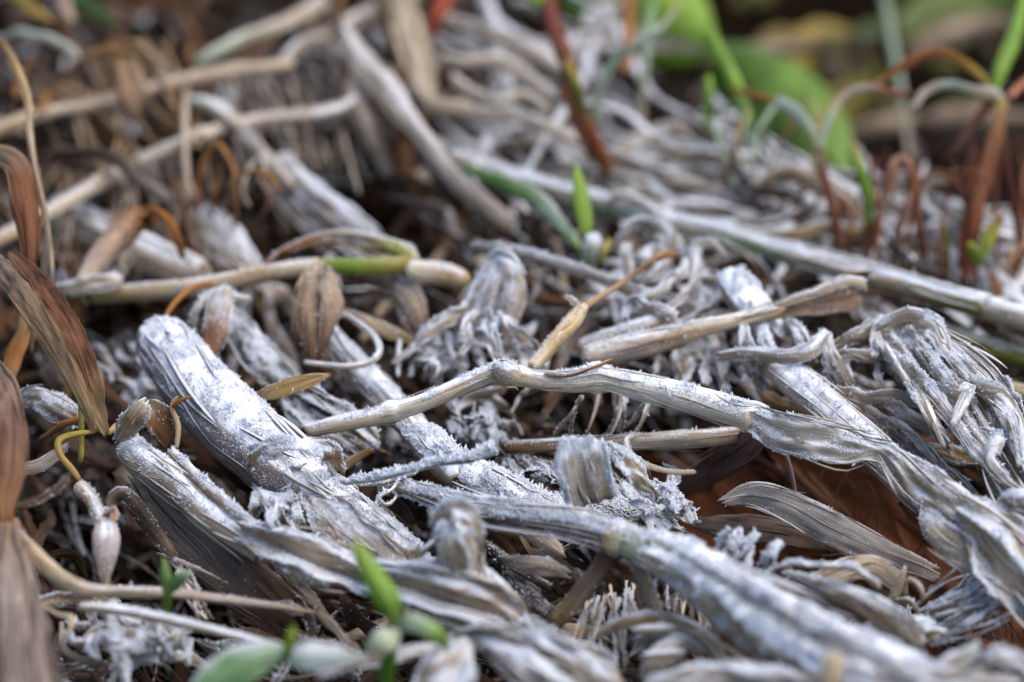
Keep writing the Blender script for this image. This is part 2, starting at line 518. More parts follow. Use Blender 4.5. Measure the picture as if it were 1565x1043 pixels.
def rime(geo, dens, size=.0006, amount=1.0, upmin=.1):
    """little frost needles standing on the upper faces and rims of a piece"""
    v, q, t = geo.cat()
    f = np.concatenate(geo.f); e = np.concatenate(geo.e)
    tri = np.vstack([q[:, [0, 1, 2]], q[:, [0, 2, 3]], t]) if len(t) else np.vstack([q[:, [0, 1, 2]], q[:, [0, 2, 3]]])
    A, B, C = v[tri[:, 0]], v[tri[:, 1]], v[tri[:, 2]]
    cr = np.cross(B - A, C - A)
    ar = np.linalg.norm(cr, axis=1) / 2
    nz = cr / np.maximum(ar * 2, 1e-12)[:, None]
    cen = (A + B + C) / 3
    pat = np.clip(.5 + 1.1 * fbm(cen * 330), 0, 1.6)
    ft = f[tri].mean(1)
    wgt = ar * ft * np.clip((ft - .22) / .4, 0, 1) * (np.clip((nz[:, 2] - upmin) / .6, 0, 1) + 1.6 * e[tri].max(1)) * pat
    tot = wgt.sum()
    num = int(min(tot * dens * amount, 14000))
    if num < 8: return None
    idx = RNG.choice(len(tri), num, p=wgt / tot)
    a, b = RNG.random(num), RNG.random(num)
    fl = a + b > 1
    a[fl], b[fl] = 1 - a[fl], 1 - b[fl]
    P = A[idx] + (B - A)[idx] * a[:, None] + (C - A)[idx] * b[:, None]
    nrm = nz[idx]
    D = unit(nrm * .7 + np.array([0, 0, .45]) + RNG.normal(0, .42, (num, 3)))
    ln = size * np.exp(RNG.normal(0, .45, num)) * (.7 + .6 * RNG.random(num))
    ra = ln * .16 + size * .11
    X = unit(np.cross(D, RNG.normal(0, 1, (num, 3))))
    Y = np.cross(D, X)
    P = P - D * (ra * .4)[:, None]
    ang = np.array([0, 2.094, 4.189])
    base = P[:, None] + (X[:, None] * np.cos(ang)[None, :, None] + Y[:, None] * np.sin(ang)[None, :, None]) * ra[:, None, None]
    mid = base + D[:, None] * (ln * .55)[:, None, None]
    tip = P + D * ln[:, None]
    vv = np.concatenate([base, mid, tip[:, None]], 1).reshape(-1, 3)
    o = np.arange(num)[:, None] * 7
    tr = np.concatenate([np.concatenate([o + 3 + i, o + 3 + (i + 1) % 3, o + 6], 1) for i in range(3)])
    qd = np.concatenate([np.concatenate([o + i, o + (i + 1) % 3, o + 3 + (i + 1) % 3, o + 3 + i], 1) for i in range(3)])
    g = Geo()
    g.add(vv, qd, tr, c=(.8, .85, .92), f=1.0)
    return g

# ------------------------------------------------------------------ things
def new_mesh_obj(name, geo, mat, origin, parent=None):
    me = mesh_from(name, geo, origin)
    me.materials.append(mat)
    o = bpy.data.objects.new(name, me)
    scene.collection.objects.link(o)
    if parent is not None:
        o.parent = parent
    return o

def thing(name, label, cat, parts, group=None, rim=1.0, size=.0006, loose=1.0):
    """parts: (part name, Geo, material[, label[, sub-parts]]). One part -> the thing is that mesh; several -> an Empty at its foot."""
    allv = np.vstack([np.vstack(p[1].v) for p in parts])
    org = np.array([allv[:, 0].mean(), allv[:, 1].mean(), allv[:, 2].min()])
    if len(parts) == 1:
        root = new_mesh_obj(name, parts[0][1], parts[0][2], org)
        root.location = org
        objs = [root]
    else:
        root = bpy.data.objects.new(name, None)
        root.empty_display_size = .01
        scene.collection.objects.link(root)
        root.location = org
        objs = []
        for p in parts:
            o = new_mesh_obj(p[0], p[1], p[2], org, root)
            if len(p) > 3 and p[3]: o['label'] = p[3]
            objs.append(o)
    root['label'] = label
    root['category'] = cat
    if group: root['group'] = group
    if loose > 0 and not any(p[2] is M_GREEN for p in parts):
        fg = fray([p[1] for p in parts], 9.0 * loose)
        if fg is not None:
            fo = new_mesh_obj('loose_fibres', fg, M_LEAF, org, root)
            fo['kind'] = 'stuff'
    if rim > 0:
        for o, p in zip(objs, parts):
            fg = rime(p[1], 11e6, size * .6, rim)
            if fg is not None:
                fo = new_mesh_obj('frost', fg, M_RIME, org, o)
                fo['kind'] = 'stuff'
    return root
def where(px, py, ax, ay, what):
    dx, dy = px - ax, py - ay
    h = 'left' if dx < 0 else 'right'
    if abs(dy) < 28: return f'{h} of {what}' if abs(dx) < 150 else f'far {h} of {what}'
    v = 'upper' if dy < 0 else 'lower'
    if abs(dx) < 30: return ('above ' if dy < 0 else 'below ') + what
    return ('far ' if math.hypot(dx, dy) > 170 else '') + f'{v} {h} of {what}'
def st(label, pts, name='straw_stalk', cat='stem', rim=1.0, group=None, size=.0006, **kw):
    return thing(name, label, cat, [('stem', tube(pts, **kw), M_STALK)], group, rim, size)
def lf(label, pts, name='dry_leaf', cat='leaf', rim=1.0, group=None, mat=None, size=.0006, **kw):
    return thing(name, label, cat, [('blade', leaf(pts, **kw), mat or M_LEAF)], group, rim, size)

# ================================================================== SETTING
E0, E1, E2 = at(760, -60, 0), at(1180, 258, 0), at(1720, 345, 0)          # the heap's far edge
def _edge(a, b, x, y):
    n = unit(np.array([-(b - a)[1], (b - a)[0]]))
    if n[1] < 0: n = -n
    return (x - a[0]) * n[0] + (y - a[1]) * n[1]
def edge_dist(x, y):
    return np.minimum(_edge(E0, E1, x, y), _edge(E1, E2, x, y))
HOLES = [(at(1230, 790, 0), .050, .034), (at(1130, 700, 0), .034, .022), (at(1420, 820, 0), .045, .030), (at(985, 990, 0), .018, .022),
         (at(300, 880, 0), .030, .015), (at(470, 130, 0), .03, .02), (at(560, 280, 0), .04, .02)]
def heap_z(x, y):
    z = .008 * fbm(np.stack([x * 28, y * 28, x * 0], -1)) - .022
    dd = edge_dist(x, y)
    t = np.clip((dd + .02) / .10, 0, 1)
    z = z - .11 * t * t * (3 - 2 * t)
    for c, r, dp in HOLES:
        z = z - dp * np.exp(-((x - c[0]) ** 2 + (y - c[1]) ** 2) / r ** 2)
    return z
_a = np.linspace(-1, 1, 181)
gx = .42 * _a + 14.6 * np.sign(_a) * np.abs(_a) ** 9
gy = .10 + .60 * _a + 14.4 * np.sign(_a) * np.abs(_a) ** 9
GX, GY = np.meshgrid(gx, gy)
gg = Geo()
gg.add(np.stack([GX, GY, heap_z(GX, GY)], -1).reshape(-1, 3), grid_quads(181, 181), c=DBR, f=0.0)
gnd = new_mesh_obj('ground', gg, M_SOIL, np.zeros(3))
gnd['kind'] = 'structure'
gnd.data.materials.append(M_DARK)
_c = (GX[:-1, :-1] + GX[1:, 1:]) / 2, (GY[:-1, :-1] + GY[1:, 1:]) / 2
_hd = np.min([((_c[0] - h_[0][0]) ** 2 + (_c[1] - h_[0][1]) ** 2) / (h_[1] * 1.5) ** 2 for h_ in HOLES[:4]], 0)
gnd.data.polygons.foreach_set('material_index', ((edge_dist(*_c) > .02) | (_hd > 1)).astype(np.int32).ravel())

# the uncountable shreds, chaff and fibres that the larger pieces lie on
def litter(name, count, lo, hi, lpx, wpx, cols, frost, xr, yr, skip=None, angs=(35, 28), seg=7, curl=.5, mat=None, thick=.00025, lift=.3):
    g = Geo()
    made = 0
    for _ in range(count):
        px, py = random.uniform(*xr), random.uniform(*yr)
        if skip and skip(px, py): continue
        c0 = at(px, py, 0)
        zg = float(heap_z(np.array([c0[0]]), np.array([c0[1]]))[0])
        h = max(zg * 100, -9) + random.uniform(lo, hi)
        dep = np.dot(c0 - CAM, FWD) / FPX
        L = random.uniform(*lpx) * .00019
        w = random.uniform(*wpx) * .00019
        an = R(random.gauss(*angs)) if random.random() < .72 else random.uniform(0, math.pi)
        dx, dy = math.cos(an), -math.sin(an) / .47
        nrm_ = math.hypot(dx, dy); dx /= nrm_; dy /= nrm_
        s = np.linspace(-.5, .5, seg)
        tl = random.gauss(0, lift)
        k1, k2 = random.gauss(0, curl), random.gauss(0, curl * .6)
        ctr = np.array([c0[0], c0[1], h * .01])
        p = ctr + np.outer(s * L, [dx, dy, tl]) + np.outer((s ** 2 - .08) * L * k1 + (s ** 3) * L * k2 * 3, [-dy, dx, 0]) \
            + np.outer((.25 - s ** 2) * L * abs(random.gauss(0, curl * .7)), [0, 0, 1])
        zg2 = heap_z(p[:, 0], p[:, 1])
        p[:, 2] = np.maximum(p[:, 2], np.maximum(zg2 + .001, p[:, 2]))
        T = unit(np.gradient(p, axis=0))
        ro = random.uniform(-1.2, 1.2) + random.gauss(0, .8) * s * 2
        S = unit(np.cross(T, [0, 0, 1.0]))
        N = np.cross(S, T)
        S2 = S * np.cos(ro)[:, None] + N * np.sin(ro)[:, None]
        N2 = N * np.cos(ro)[:, None] - S * np.sin(ro)[:, None]
        wi = w * (1 - .55 * (np.abs(s) * 2) ** 3)
        b = .04 + random.random() * .16
        vv = np.stack([p - S2 * wi[:, None] / 2, p + N2 * (wi * b)[:, None], p + S2 * wi[:, None] / 2, p + N2 * (wi * b - thick - wi * .12)[:, None]], 1)
        col = np.array(random.choice(cols)) * random.uniform(.4, .95)
        kk = np.stack([np.tile([-w / 2, 0, w / 2, 0], seg), np.zeros(seg * 4), np.repeat(s * L, 4)], -1) + random.random() * 30
        ee = np.tile([.9, 0, .9, 0], seg)
        g.add(vv.reshape(-1, 3), grid_quads(seg, 4, True, True), c=col, f=np.clip(frost + random.gauss(0, .18), 0, 1), e=ee, k=kk)
        made += 1
    o = new_mesh_obj(name, g, mat or M_LEAF, np.zeros(3))
    o['kind'] = 'stuff'
    o.data.polygons.foreach_set('use_smooth', np.zeros(len(o.data.polygons), bool))
    return o, g
def in_hole(px, py):
    d1 = ((px - 1270) / 290) ** 2 + ((py - 775) / 125) ** 2
    d2 = ((px - 1120) / 110) ** 2 + ((py - 640) / 45) ** 2
    d3 = ((px - 980) / 55) ** 2 + ((py - 1010) / 55) ** 2
    d4 = ((px - 300) / 150) ** 2 + ((py - 880) / 70) ** 2
    d5 = ((px - 1500) / 110) ** 2 + ((py - 930) / 80) ** 2
    d6 = ((px - 1060) / 150) ** 2 + ((py - 650) / 30) ** 2
    return (min(d1, d3, d5, d6) < 1 and random.random() < .97) or (d2 < 1 and random.random() < .7) or (d4 < 1 and random.random() < .6)
def off_heap(px, py):
    c = at(px, py, 0)
    return edge_dist(c[0], c[1]) > .01 or in_hole(px, py)
LC = [DGREY, DGREY, DBR, BRN, BRN, (.2, .13, .08), DBR, DBR]  # litter palettes darkened so the gaps between stalks look shaded
o_, g_ = litter('straw_litter', 2600, -.2, 1.0, (40, 190), (7, 30), LC, .16, (-160, 1720), (-60, 1100), off_heap)
o_['label'] = 'grey and brown straw shreds matted together under the stalks'
o_, g_ = litter('fibre_litter', 1700, 0, 1.4, (25, 130), (2.0, 6), [GREY, DGREY, DGREY, BRN, DBR], .3, (-120, 1690), (-40, 1090), off_heap, (30, 40), 8, .45)
o_['label'] = 'thin curled plant fibres tangled through the straw mat'
o_, g_ = litter('shredded_straw', 4600, .0, 1.4, (50, 200), (2.5, 8), [(.2, .15, .1), DGREY, BRN, BRN, DGREY, DBR, DBR], .2, (-120, 1690), (-40, 1090), off_heap, (34, 16), 7, .22, lift=.12)
o_['label'] = 'fine combed straw shreds lying between the stalks'
o_, g_ = litter('fallen_chaff', 900, .05, .5, (50, 220), (10, 40), [(.06, .03, .018), DBR, (.1, .05, .03), (.08, .07, .065)], .1, (640, 1760), (-160, 330), lambda a, b: not off_heap(a, b), (20, 50), 7, .4)  # debris coloured dark to stand in for shade beyond the heap
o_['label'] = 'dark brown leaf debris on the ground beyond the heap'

# ================================================================== THE LARGE STALKS IN FOCUS
# thick cut stalk in the middle left
thing('thick_stalk', 'thickest cut stalk, blunt end up left, covered in violet-grey rime', 'stalk', [
    ('culm', tube([(238, 508, 4.6, 70), (262, 540, 4.5, 88), (310, 600, 4.3, 100), (365, 655, 4.1, 104), (415, 700, 3.9, 100), (455, 735, 3.6, 92)],
                  col=[(.27, .22, .22), (.31, .26, .26), (.28, .23, .22), (.33, .28, .26), (.27, .21, .18)], frost=.98, seg=36, rough=.05, ridges=(17, .022), crack=.10, ends=('round', 'break'), step=.0009), M_STALK),
    ('lower_culm', tube([(440, 712, 3.75, 76), (500, 765, 3.5, 82), (560, 812, 3.2, 80), (622, 862, 2.9, 74)], col=[LIL, PALE, GREY], frost=1.15, seg=24, rough=.07,
                        ridges=(11, .02), ends=('break', 'break'), step=.0009), M_STALK),
    ('collar', leaf([(378, 712, 4.0, 22, -20), (398, 694, 4.9, 34, -25), (432, 680, 5.4, 30, -35), (470, 680, 5.4, 28, -35), (504, 694, 4.9, 34, -25), (520, 722, 4.1, 20, -20)],
                    col=[TAN, PALE, PALE, (.4, .28, .16), TAN], frost=1.15, cup=.04, crumple=.2, wav=.14, m=13, jag=.5, ragged=.25), M_LEAF, 'torn tan collar wrapped round the joint'),
    ('under_sheath', leaf([(285, 605, 3.6, 26, -25), (325, 660, 3.2, 48, -25), (365, 715, 2.9, 52, -25), (400, 752, 2.6, 40, -25)], col=[DBR, BRN, DBR], frost=.18, cup=.1, m=9), M_LEAF,
     'dark brown sheath hanging below the stalk'),
], rim=1.6)
lf('flat grey-brown sheath panel with a white upper rim, below the collar of the thickest stalk',
   [(484, 768, 4.3, 40, -14), (510, 795, 4.25, 72, -14), (560, 840, 4.0, 78, -14), (600, 870, 3.6, 60, -14), (634, 884, 3.2, 34, -14)], name='leaf_sheath', cat='sheath',
   col=[LIL, (.30, .24, .2), GREY], frost=.55, cup=.10, crumple=.03, wav=.02, rim=1.4, m=13)
# front-left split stalk
thing('split_stalk', 'split stalk with rounded broken tip beside the folded dry leaf, torn flap below', 'stalk', [
    ('culm', tube([(196, 684, 4.0, 44), (222, 708, 4.1, 54), (270, 742, 4.1, 56), (330, 788, 4.0, 54), (392, 830, 3.8, 50)], col=[LIL, GREY, LIL], frost=.78, seg=24, rough=.05,
                  ridges=(11, .03), crack=.14, ends=('hollow', 'break'), step=.001), M_STALK),
    ('torn_flap', leaf([(204, 728, 3.3, 30, 14), (240, 775, 3.2, 62, 14), (300, 830, 3.0, 84, 14), (370, 890, 2.6, 90, 14), (450, 950, 2.1, 70, 14)], col=[GREY, (.25, .2, .17), BRN],
                       frost=.24, cup=.06, crumple=.04, jag=.5, m=13, ragged=.02), M_LEAF, 'flat grey-brown torn flap'),
    ('white_rim', leaf([(262, 690, 4.4, 16, 30), (300, 730, 4.55, 24, 30), (340, 765, 4.5, 22, 25), (395, 812, 4.3, 16, 20)], col=[PALE, TAN, PALE], frost=.85, cup=.3, m=7), M_LEAF),
], rim=1.2)
# twisted sheath in the front
thing('twisted_sheath', 'twisted sheath pinched in the middle, wavy white ridges, behind the bright green shoot', 'sheath', [
    ('upper_lobe', leaf([(375, 812, 4.2, 34, 0), (420, 832, 4.35, 62, -6), (480, 856, 4.3, 74, -10), (525, 868, 4.2, 60, 0), (560, 886, 4.15, 44, 10)], col=[LIL, GREY, PALE, GREY], back=BRN, frost=.62,
                        cup=.12, ridges=(1.2, .22), crumple=.09, wav=.08, m=31, ragged=.10), M_LEAF),
    ('lower_lobe', leaf([(552, 880, 4.2, 42, 10), (600, 886, 4.5, 60, 5), (660, 905, 4.5, 82, 0), (720, 925, 4.4, 92, -5), (765, 945, 4.0, 70, -12), (800, 968, 3.6, 40, -20)],
                        col=[LIL, PALE, GREY, LIL], back=BRN, frost=.72, cup=.12, ridges=(1.5, .20), crumple=.09, wav=.08, m=37, ragged=.08), M_LEAF),
    ('upper_fold', leaf([(640, 872, 4.2, 30, 0), (690, 872, 4.6, 40, 10), (740, 890, 4.5, 44, 15), (775, 918, 4.1, 30, 15), (800, 945, 3.7, 18, 15)], col=LIL, frost=.85, cup=.3, crumple=.1, m=11), M_LEAF),
], rim=1.3)
# round-topped stub
thing('frosted_stub', 'round-topped white stub standing up out of the dark gap', 'stub', [
    ('culm', tube([(690, 788, 6.0, 48), (697, 818, 5.6, 62), (710, 862, 4.9, 60), (726, 900, 3.8, 50)], col=[PALE, LIL], frost=1.15, seg=26, rough=.2, ridges=(9, .03), cap=.8, ends=('round', 'break')), M_STALK),
    ('torn_skin', leaf([(666, 800, 6.2, 10, 0), (676, 786, 6.5, 26, 20), (698, 780, 6.7, 34, 0), (720, 794, 6.4, 28, -20), (732, 822, 5.9, 14, -30), (738, 850, 5.3, 6)], col=[LIL, PALE, GREY], frost=1.1, cup=.05, crumple=.25, wav=.15, ragged=.25, jag=.6, m=13), M_LEAF),
    ('torn_skin', leaf([(684, 800, 6.3, 12, 10), (690, 826, 6.0, 30, 10), (700, 856, 5.4, 34, 5), (712, 884, 4.7, 18)], col=[PALE, LIL], frost=1.1, cup=.15, crumple=.2, ragged=.2, m=13), M_LEAF),
    ('side_twig', tube([(684, 812, 5.4, 10), (662, 830, 5.2, 11), (638, 850, 4.9, 9)], col=GREY, frost=.95, seg=8, ends=('round', 'round')), M_STALK),
], rim=2.2)
# long bent stem across the picture that turns into a crumpled leaf at the right
thing('bent_straw', 'long pale bent stem arching across the middle and ending in a crumpled leaf at right', 'stem', [
    ('stem', tube([(468, 660, 3.9, 20), (520, 648, 4.2, 27), (570, 638, 4.4, 27), (600, 630, 4.5, 30), (640, 618, 4.7, 26), (700, 592, 5.0, 28), (745, 573, 5.2, 30), (772, 569, 5.3, 36)],
                  col=[(.56, .48, .36), (.48, .37, .24), (.58, .5, .38), (.46, .35, .22), (.6, .52, .4)], frost=.7, seg=18, rough=.035, ridges=(9, .02), nodes=(.42, .98), ends=('break', 'break')), M_STALK),
    ('middle_stem', tube([(768, 569, 5.25, 34), (820, 580, 5.2, 28), (870, 583, 5.2, 34), (915, 578, 5.2, 40), (960, 586, 5.2, 38), (1030, 602, 5.2, 42), (1100, 622, 5.1, 44), (1160, 642, 5.0, 42)],
                         col=[(.6, .52, .4), (.5, .4, .27), (.58, .5, .37), (.62, .54, .42), (.62, .54, .42), (.6, .52, .4), PALE], frost=.7, seg=20, rough=.05, ridges=(7, .03), nodes=(.36, .98), flat=.75, ends=('break', 'break'), crack=.07), M_STALK),
    ('knot', tube([(760, 566, 5.4, 30), (775, 572, 5.5, 40), (792, 580, 5.3, 30)], col=[DGREY, PALE], frost=.75, seg=14, rough=.22, ends=('round', 'round')), M_STALK),
    ('leaf_blade', leaf([(1150, 638, 5.1, 42, 0), (1190, 660, 5.15, 56, 4), (1240, 672, 5.2, 62, 0), (1290, 683, 5.1, 56, -6), (1330, 688, 5.1, 34, -20), (1362, 696, 5.1, 36, 0), (1400, 733, 5.0, 56, 12), (1445, 768, 4.9, 58, 6), (1475, 792, 4.8, 50, 0)],
                        col=[(.6, .52, .42), (.58, .5, .4), (.6, .52, .42), (.54, .42, .28), (.6, .52, .42)], back=TAN, frost=.7, cup=.14, crumple=.14, wav=.10, ridges=(2, .03), m=17, ragged=.14), M_LEAF),
    ('crumpled_tip', leaf([(1462, 778, 4.9, 50, 0), (1500, 800, 5.0, 76, 10), (1535, 830, 4.8, 118, 0), (1575, 880, 4.5, 120, -10), (1620, 950, 4.0, 90, 0)], col=[PALE, TAN, PALE, LIL], back=BRN, frost=.68,
                          cup=.08, ridges=(1.3, .2), crumple=.16, wav=.12, m=33, jag=.3, ragged=.14), M_LEAF),
    ('hanging_fold', leaf([(1418, 768, 4.7, 20, 0), (1424, 800, 4.5, 40, 10), (1450, 830, 4.3, 52, 10), (1490, 858, 4.1, 46, 0), (1530, 895, 3.9, 30, 0)], col=[LIL, PALE, TAN], back=BRN, frost=.6, cup=.15, crumple=.12, wav=.1, m=11), M_LEAF),
], rim=1.1)
# foreground right stalk
thing('rimed_stalk', 'big rime-coated stalk running to the lower right corner, propped on two flat struts', 'stalk', [
    ('leaf_end', leaf([(585, 738, 3.6, 20, 0), (640, 752, 4.2, 30, 10), (700, 772, 4.6, 40, 14), (770, 783, 4.8, 46, 16), (840, 792, 4.9, 44, 14), (900, 806, 4.9, 44, 6), (945, 822, 4.9, 44, 0)],
                      col=[LIL, GREY, DGREY, GREY, LIL], back=BRN, frost=.85, cup=.3, crumple=.05, wav=.05, ridges=(1, .06), m=13), M_LEAF),
    ('node', tube([(928, 818, 4.95, 46), (948, 824, 5.0, 56), (962, 830, 5.0, 48)], col=[GREY, TAN, FGR], frost=.6, seg=20, rough=.08, ends=('round', 'round')), M_STALK),
    ('green_joint', tube([(950, 826, 4.95, 46), (975, 834, 4.95, 48), (1000, 843, 4.95, 52)], col=[(.3, .34, .22), (.4, .42, .3)], frost=.55, seg=20, rough=.03), M_STALK),
    ('culm', tube([(990, 838, 5.0, 60), (1040, 862, 5.1, 68), (1100, 902, 5.3, 84), (1170, 950, 5.5, 100), (1260, 1000, 5.7, 106), (1360, 1046, 5.7, 106), (1480, 1110, 5.6, 104)], col=[PALE, LIL, GREY, LIL, LIL, GREY],
                  frost=1.12, seg=48, rough=.17, ridges=(7, .05), ends=('break', 'round'), crack=.16, kfreq=1.3, step=.0009), M_STALK),
    ('torn_sheath', leaf([(1040, 846, 5.8, 8, 0), (1095, 874, 6.2, 18, 20), (1170, 918, 6.6, 26, 24), (1250, 964, 6.8, 28, 20), (1330, 1002, 6.8, 22, 0), (1410, 1040, 6.6, 8)], col=[PALE, LIL, PALE, LIL], frost=.9, cup=.16, ridges=(1, .06), crumple=.18, wav=.12, m=19, ragged=.2, jag=.4), M_LEAF),
    ('strut', leaf([(936, 842, 4.6, 34, 0), (905, 885, 3.9, 30, 0), (872, 925, 3.2, 28, 0), (848, 952, 2.7, 26, 0)], col=[BRN, (.3, .23, .16), TAN], frost=.25, cup=.12, crumple=.03, m=9, thick=.0012), M_LEAF),
    ('strut', leaf([(968, 852, 4.7, 20, 0), (984, 890, 4.1, 26, 0), (1000, 940, 3.4, 28, 0), (1008, 975, 2.9, 24, 0)], col=[GREY, LIL], frost=.35, cup=.2, crumple=.03, m=9, thick=.0012), M_LEAF),
    ('root_fibre', tube([(962, 852, 4.5, 9), (968, 880, 4.0, 8), (978, 905, 3.6, 6)], col=BRN, frost=.2, seg=6), M_STALK),
], rim=1.7, size=.0008)

# ================================================================== FROSTY MIDDLE
thing('rimed_twig', 'thin twig thick with white rime needles, dark hollow tip, beside the bent stem', 'twig', [
    ('twig', tube([(520, 738, 4.4, 10), (575, 730, 4.8, 13), (622, 718, 5.2, 14), (675, 706, 5.4, 14), (720, 700, 5.5, 15), (752, 688, 5.6, 21)], col=[TAN, GREY, DGREY, DBR], frost=1.55, seg=10, rough=.1,
                  ends=('round', 'hollow')), M_STALK),
    ('second_strand', tube([(530, 742, 3.8, 6), (590, 738, 4.0, 7), (640, 722, 4.4, 6)], col=GREY, frost=.95, seg=7), M_STALK),
], rim=4.0, size=.0009)
thing('crusted_stalk', 'broken stalk piece under a crust of white frost behind the rimed twig', 'stalk', [
    ('upper_piece', tube([(636, 662, 4.0, 44), (668, 690, 3.9, 52), (700, 722, 3.7, 50)], col=[GREY, LIL], frost=1.35, seg=18, rough=.16, ends=('hollow', 'break')), M_STALK),
    ('lower_piece', tube([(694, 716, 3.6, 50), (750, 745, 3.6, 58), (805, 770, 3.4, 52), (850, 790, 3.1, 40)], col=[GREY, DGREY, GREY], frost=1.25, seg=20, rough=.14, ridges=(6, .06), ends=('break', 'break')), M_STALK),
], rim=3.2, size=.0008)
lf('pale square scrap of folded leaf standing upright in the frosted fibres', [(888, 668, 6.3, 62, -12), (889, 690, 6.0, 80, -10), (895, 725, 5.4, 80, -8), (906, 768, 4.6, 74, -4)], name='leaf_scrap', cat='leaf scrap',
   col=[PALE, PALE, TAN], frost=1.5, cup=-.03, crumple=.07, wav=.04, jag=.1, m=17, rim=3.0, ragged=.12)
lf('small crumpled flap leaning on the right of the square leaf scrap', [(930, 684, 5.5, 12, -20), (955, 706, 5.2, 34, -20), (980, 734, 4.7, 34, -20), (1000, 756, 4.2, 14, -20)], name='leaf_scrap', cat='leaf scrap', col=[GREY, PALE], frost=1.0,
   cup=.08, crumple=.24, wav=.15, ragged=.2, m=15, jag=.4, rim=3.0)

def tuft(name, label, cat, bases, tips, n, w, col, frost, rim=1.5, hb=2.5, ht=3.5, sag=10, size=.0006, group=None, jit=10, seg=6, bow=18):
    """a shredded end: n separate strands running from a base spot to a fan of tips"""
    parts = []
    for i in range(n):
        t = random.random()
        b = np.array(bases[0]) * (1 - t) + np.array(bases[1]) * t
        e = np.array(tips[0]) * (1 - t) + np.array(tips[1]) * t
        b = b + np.array([random.gauss(0, jit * .4), random.gauss(0, jit * .4)])
        e = e + np.array([random.gauss(0, jit), random.gauss(0, jit)])
        k = random.gauss(0, bow)
        d = e - b
        nr = np.array([-d[1], d[0]]) / (np.hypot(*d) + 1e-6)
        pts = []
        for u in (0, .35, .7, 1):
            q = b + d * u + nr * k * math.sin(u * math.pi) + nr * random.gauss(0, bow * .3)
            pts.append((q[0], q[1] + sag * u * u, hb + (ht - hb) * u + random.uniform(-.15, .3) + .3 * math.sin(u * math.pi), w * random.uniform(.6, 1.35) * (1.1 - .45 * u), random.uniform(-50, 50)))
        c = np.array(random.choice(col)) * random.uniform(.8, 1.2)
        if random.random() < .55:
            parts.append(('strand', leaf(pts, col=c, frost=frost, m=5, cup=.25, crumple=.1, twist=random.uniform(-.8, .8)), M_LEAF))
        else:
            parts.append(('strand', tube([p[:4] for p in pts], col=c, frost=frost, seg=seg, rough=.1), M_STALK))
    return thing(name, label, cat, parts, group, rim, size)

def mound(name, label, cat, cx, cy, rx, ry, hh, n, ang, L, w, col, frost, rim=2.5, base=2.0, size=.0007, spread=18, tilt=.0):
    """a hummock of many fine fibres lying mostly one way, each fibre real"""
    core = Geo()
    nu, nv = 22, 14
    th = np.linspace(0, 2 * np.pi, nu, endpoint=False)
    rows = []
    for j in range(nv):
        f = j / (nv - 1)
        rr = math.sin((1 - f) * math.pi / 2)
        for a in th:
            rows.append(at(cx + rx * .82 * rr * math.cos(a), cy + ry * .82 * rr * math.sin(a) * (1 if math.sin(a) < 0 else 1), base + hh * .85 * math.cos((1 - f) * math.pi / 2)))
    V = np.array(rows)
    V = V + .0014 * np.stack([fbm(V * 260), fbm(V * 260 + 11), fbm(V * 260 + 5)], -1)
    core.add(V, grid_quads(nv, nu, True), c=np.array(col[0]) * .6, f=frost * .8, k=V)
    parts = [('matted_core', core, M_STALK)]
    fib = Geo()
    for i in range(n):
        a, r = random.uniform(0, 2 * math.pi), math.sqrt(random.random())
        x, y = cx + rx * r * math.cos(a), cy + ry * r * math.sin(a)
        h = base + hh * math.sqrt(max(0, 1 - r * r)) + random.uniform(-.05, .25)
        an = R(random.gauss(ang, spread))
        l = L * random.uniform(.5, 1.3)
        pts = []
        kb = random.gauss(0, .15)
        for u in (-.5, -.15, .2, .5):
            X, Y = x + math.cos(an) * l * u - math.sin(an) * l * kb * (u * u * 4 - 1), y + math.sin(an) * l * u + math.cos(an) * l * kb * (u * u * 4 - 1)
            q = ((X - cx) / rx) ** 2 + ((Y - cy) / ry) ** 2
            pts.append((X, Y, base + hh * math.sqrt(max(0.02, 1 - q)) + .05 + random.uniform(0, .12), w * random.uniform(.6, 1.3)))
        t = tube(pts, col=np.array(random.choice(col)) * random.uniform(.7, 1.2), frost=frost, seg=5, rough=.1, step=.003)
        for arr in ('v', 'c', 'f', 'e', 'k'):
            getattr(fib, arr).extend(getattr(t, arr))
        for qd in t.q: fib.q.append(qd + fib.n)
        for td in t.t: fib.t.append(td + fib.n)
        fib.n += t.n
    parts.append(('fibres', fib, M_LEAF))
    root = thing(name, label, cat, parts, None, rim, size)
    for ch in root.children:
        if ch.name.startswith('fibres'): ch['kind'] = 'stuff'
    return root

def scraps(name, label, cat, cx, cy, rx, ry, n, ang, L, w, col, frost, h0, h1, rim=1.2, back=None):
    """a heap of crumpled leaf scraps, each its own piece"""
    parts = []
    for i in range(n):
        r, a = math.sqrt(random.random()), random.uniform(0, 6.28)
        x, y = cx + rx * r * math.cos(a), cy + ry * r * math.sin(a)
        an = R(random.gauss(ang, 28)); l = L * random.uniform(.6, 1.35)
        h = h1 - (h1 - h0) * r + random.uniform(-.2, .2)
        pts = [(x + math.cos(an) * l * u + random.gauss(0, l * .07), y + math.sin(an) * l * u + random.gauss(0, l * .07), h + random.uniform(-.15, .35), w * k_ * random.uniform(.6, 1.3), random.uniform(-50, 50)) for u, k_ in ((-.5, .5), (-.2, 1), (.15, 1), (.5, .35))]
        c = np.array(random.choice(col)) * random.uniform(.75, 1.2)
        parts.append(('scrap', leaf(pts, col=c, back=c * .8, frost=frost * random.uniform(.7, 1.15), cup=random.uniform(-.1, .2), crumple=.22, wav=.15, ragged=.22, jag=.6, m=11, twist=random.gauss(0, .5)), M_LEAF))
    return thing(name, label, cat, parts, None, rim)

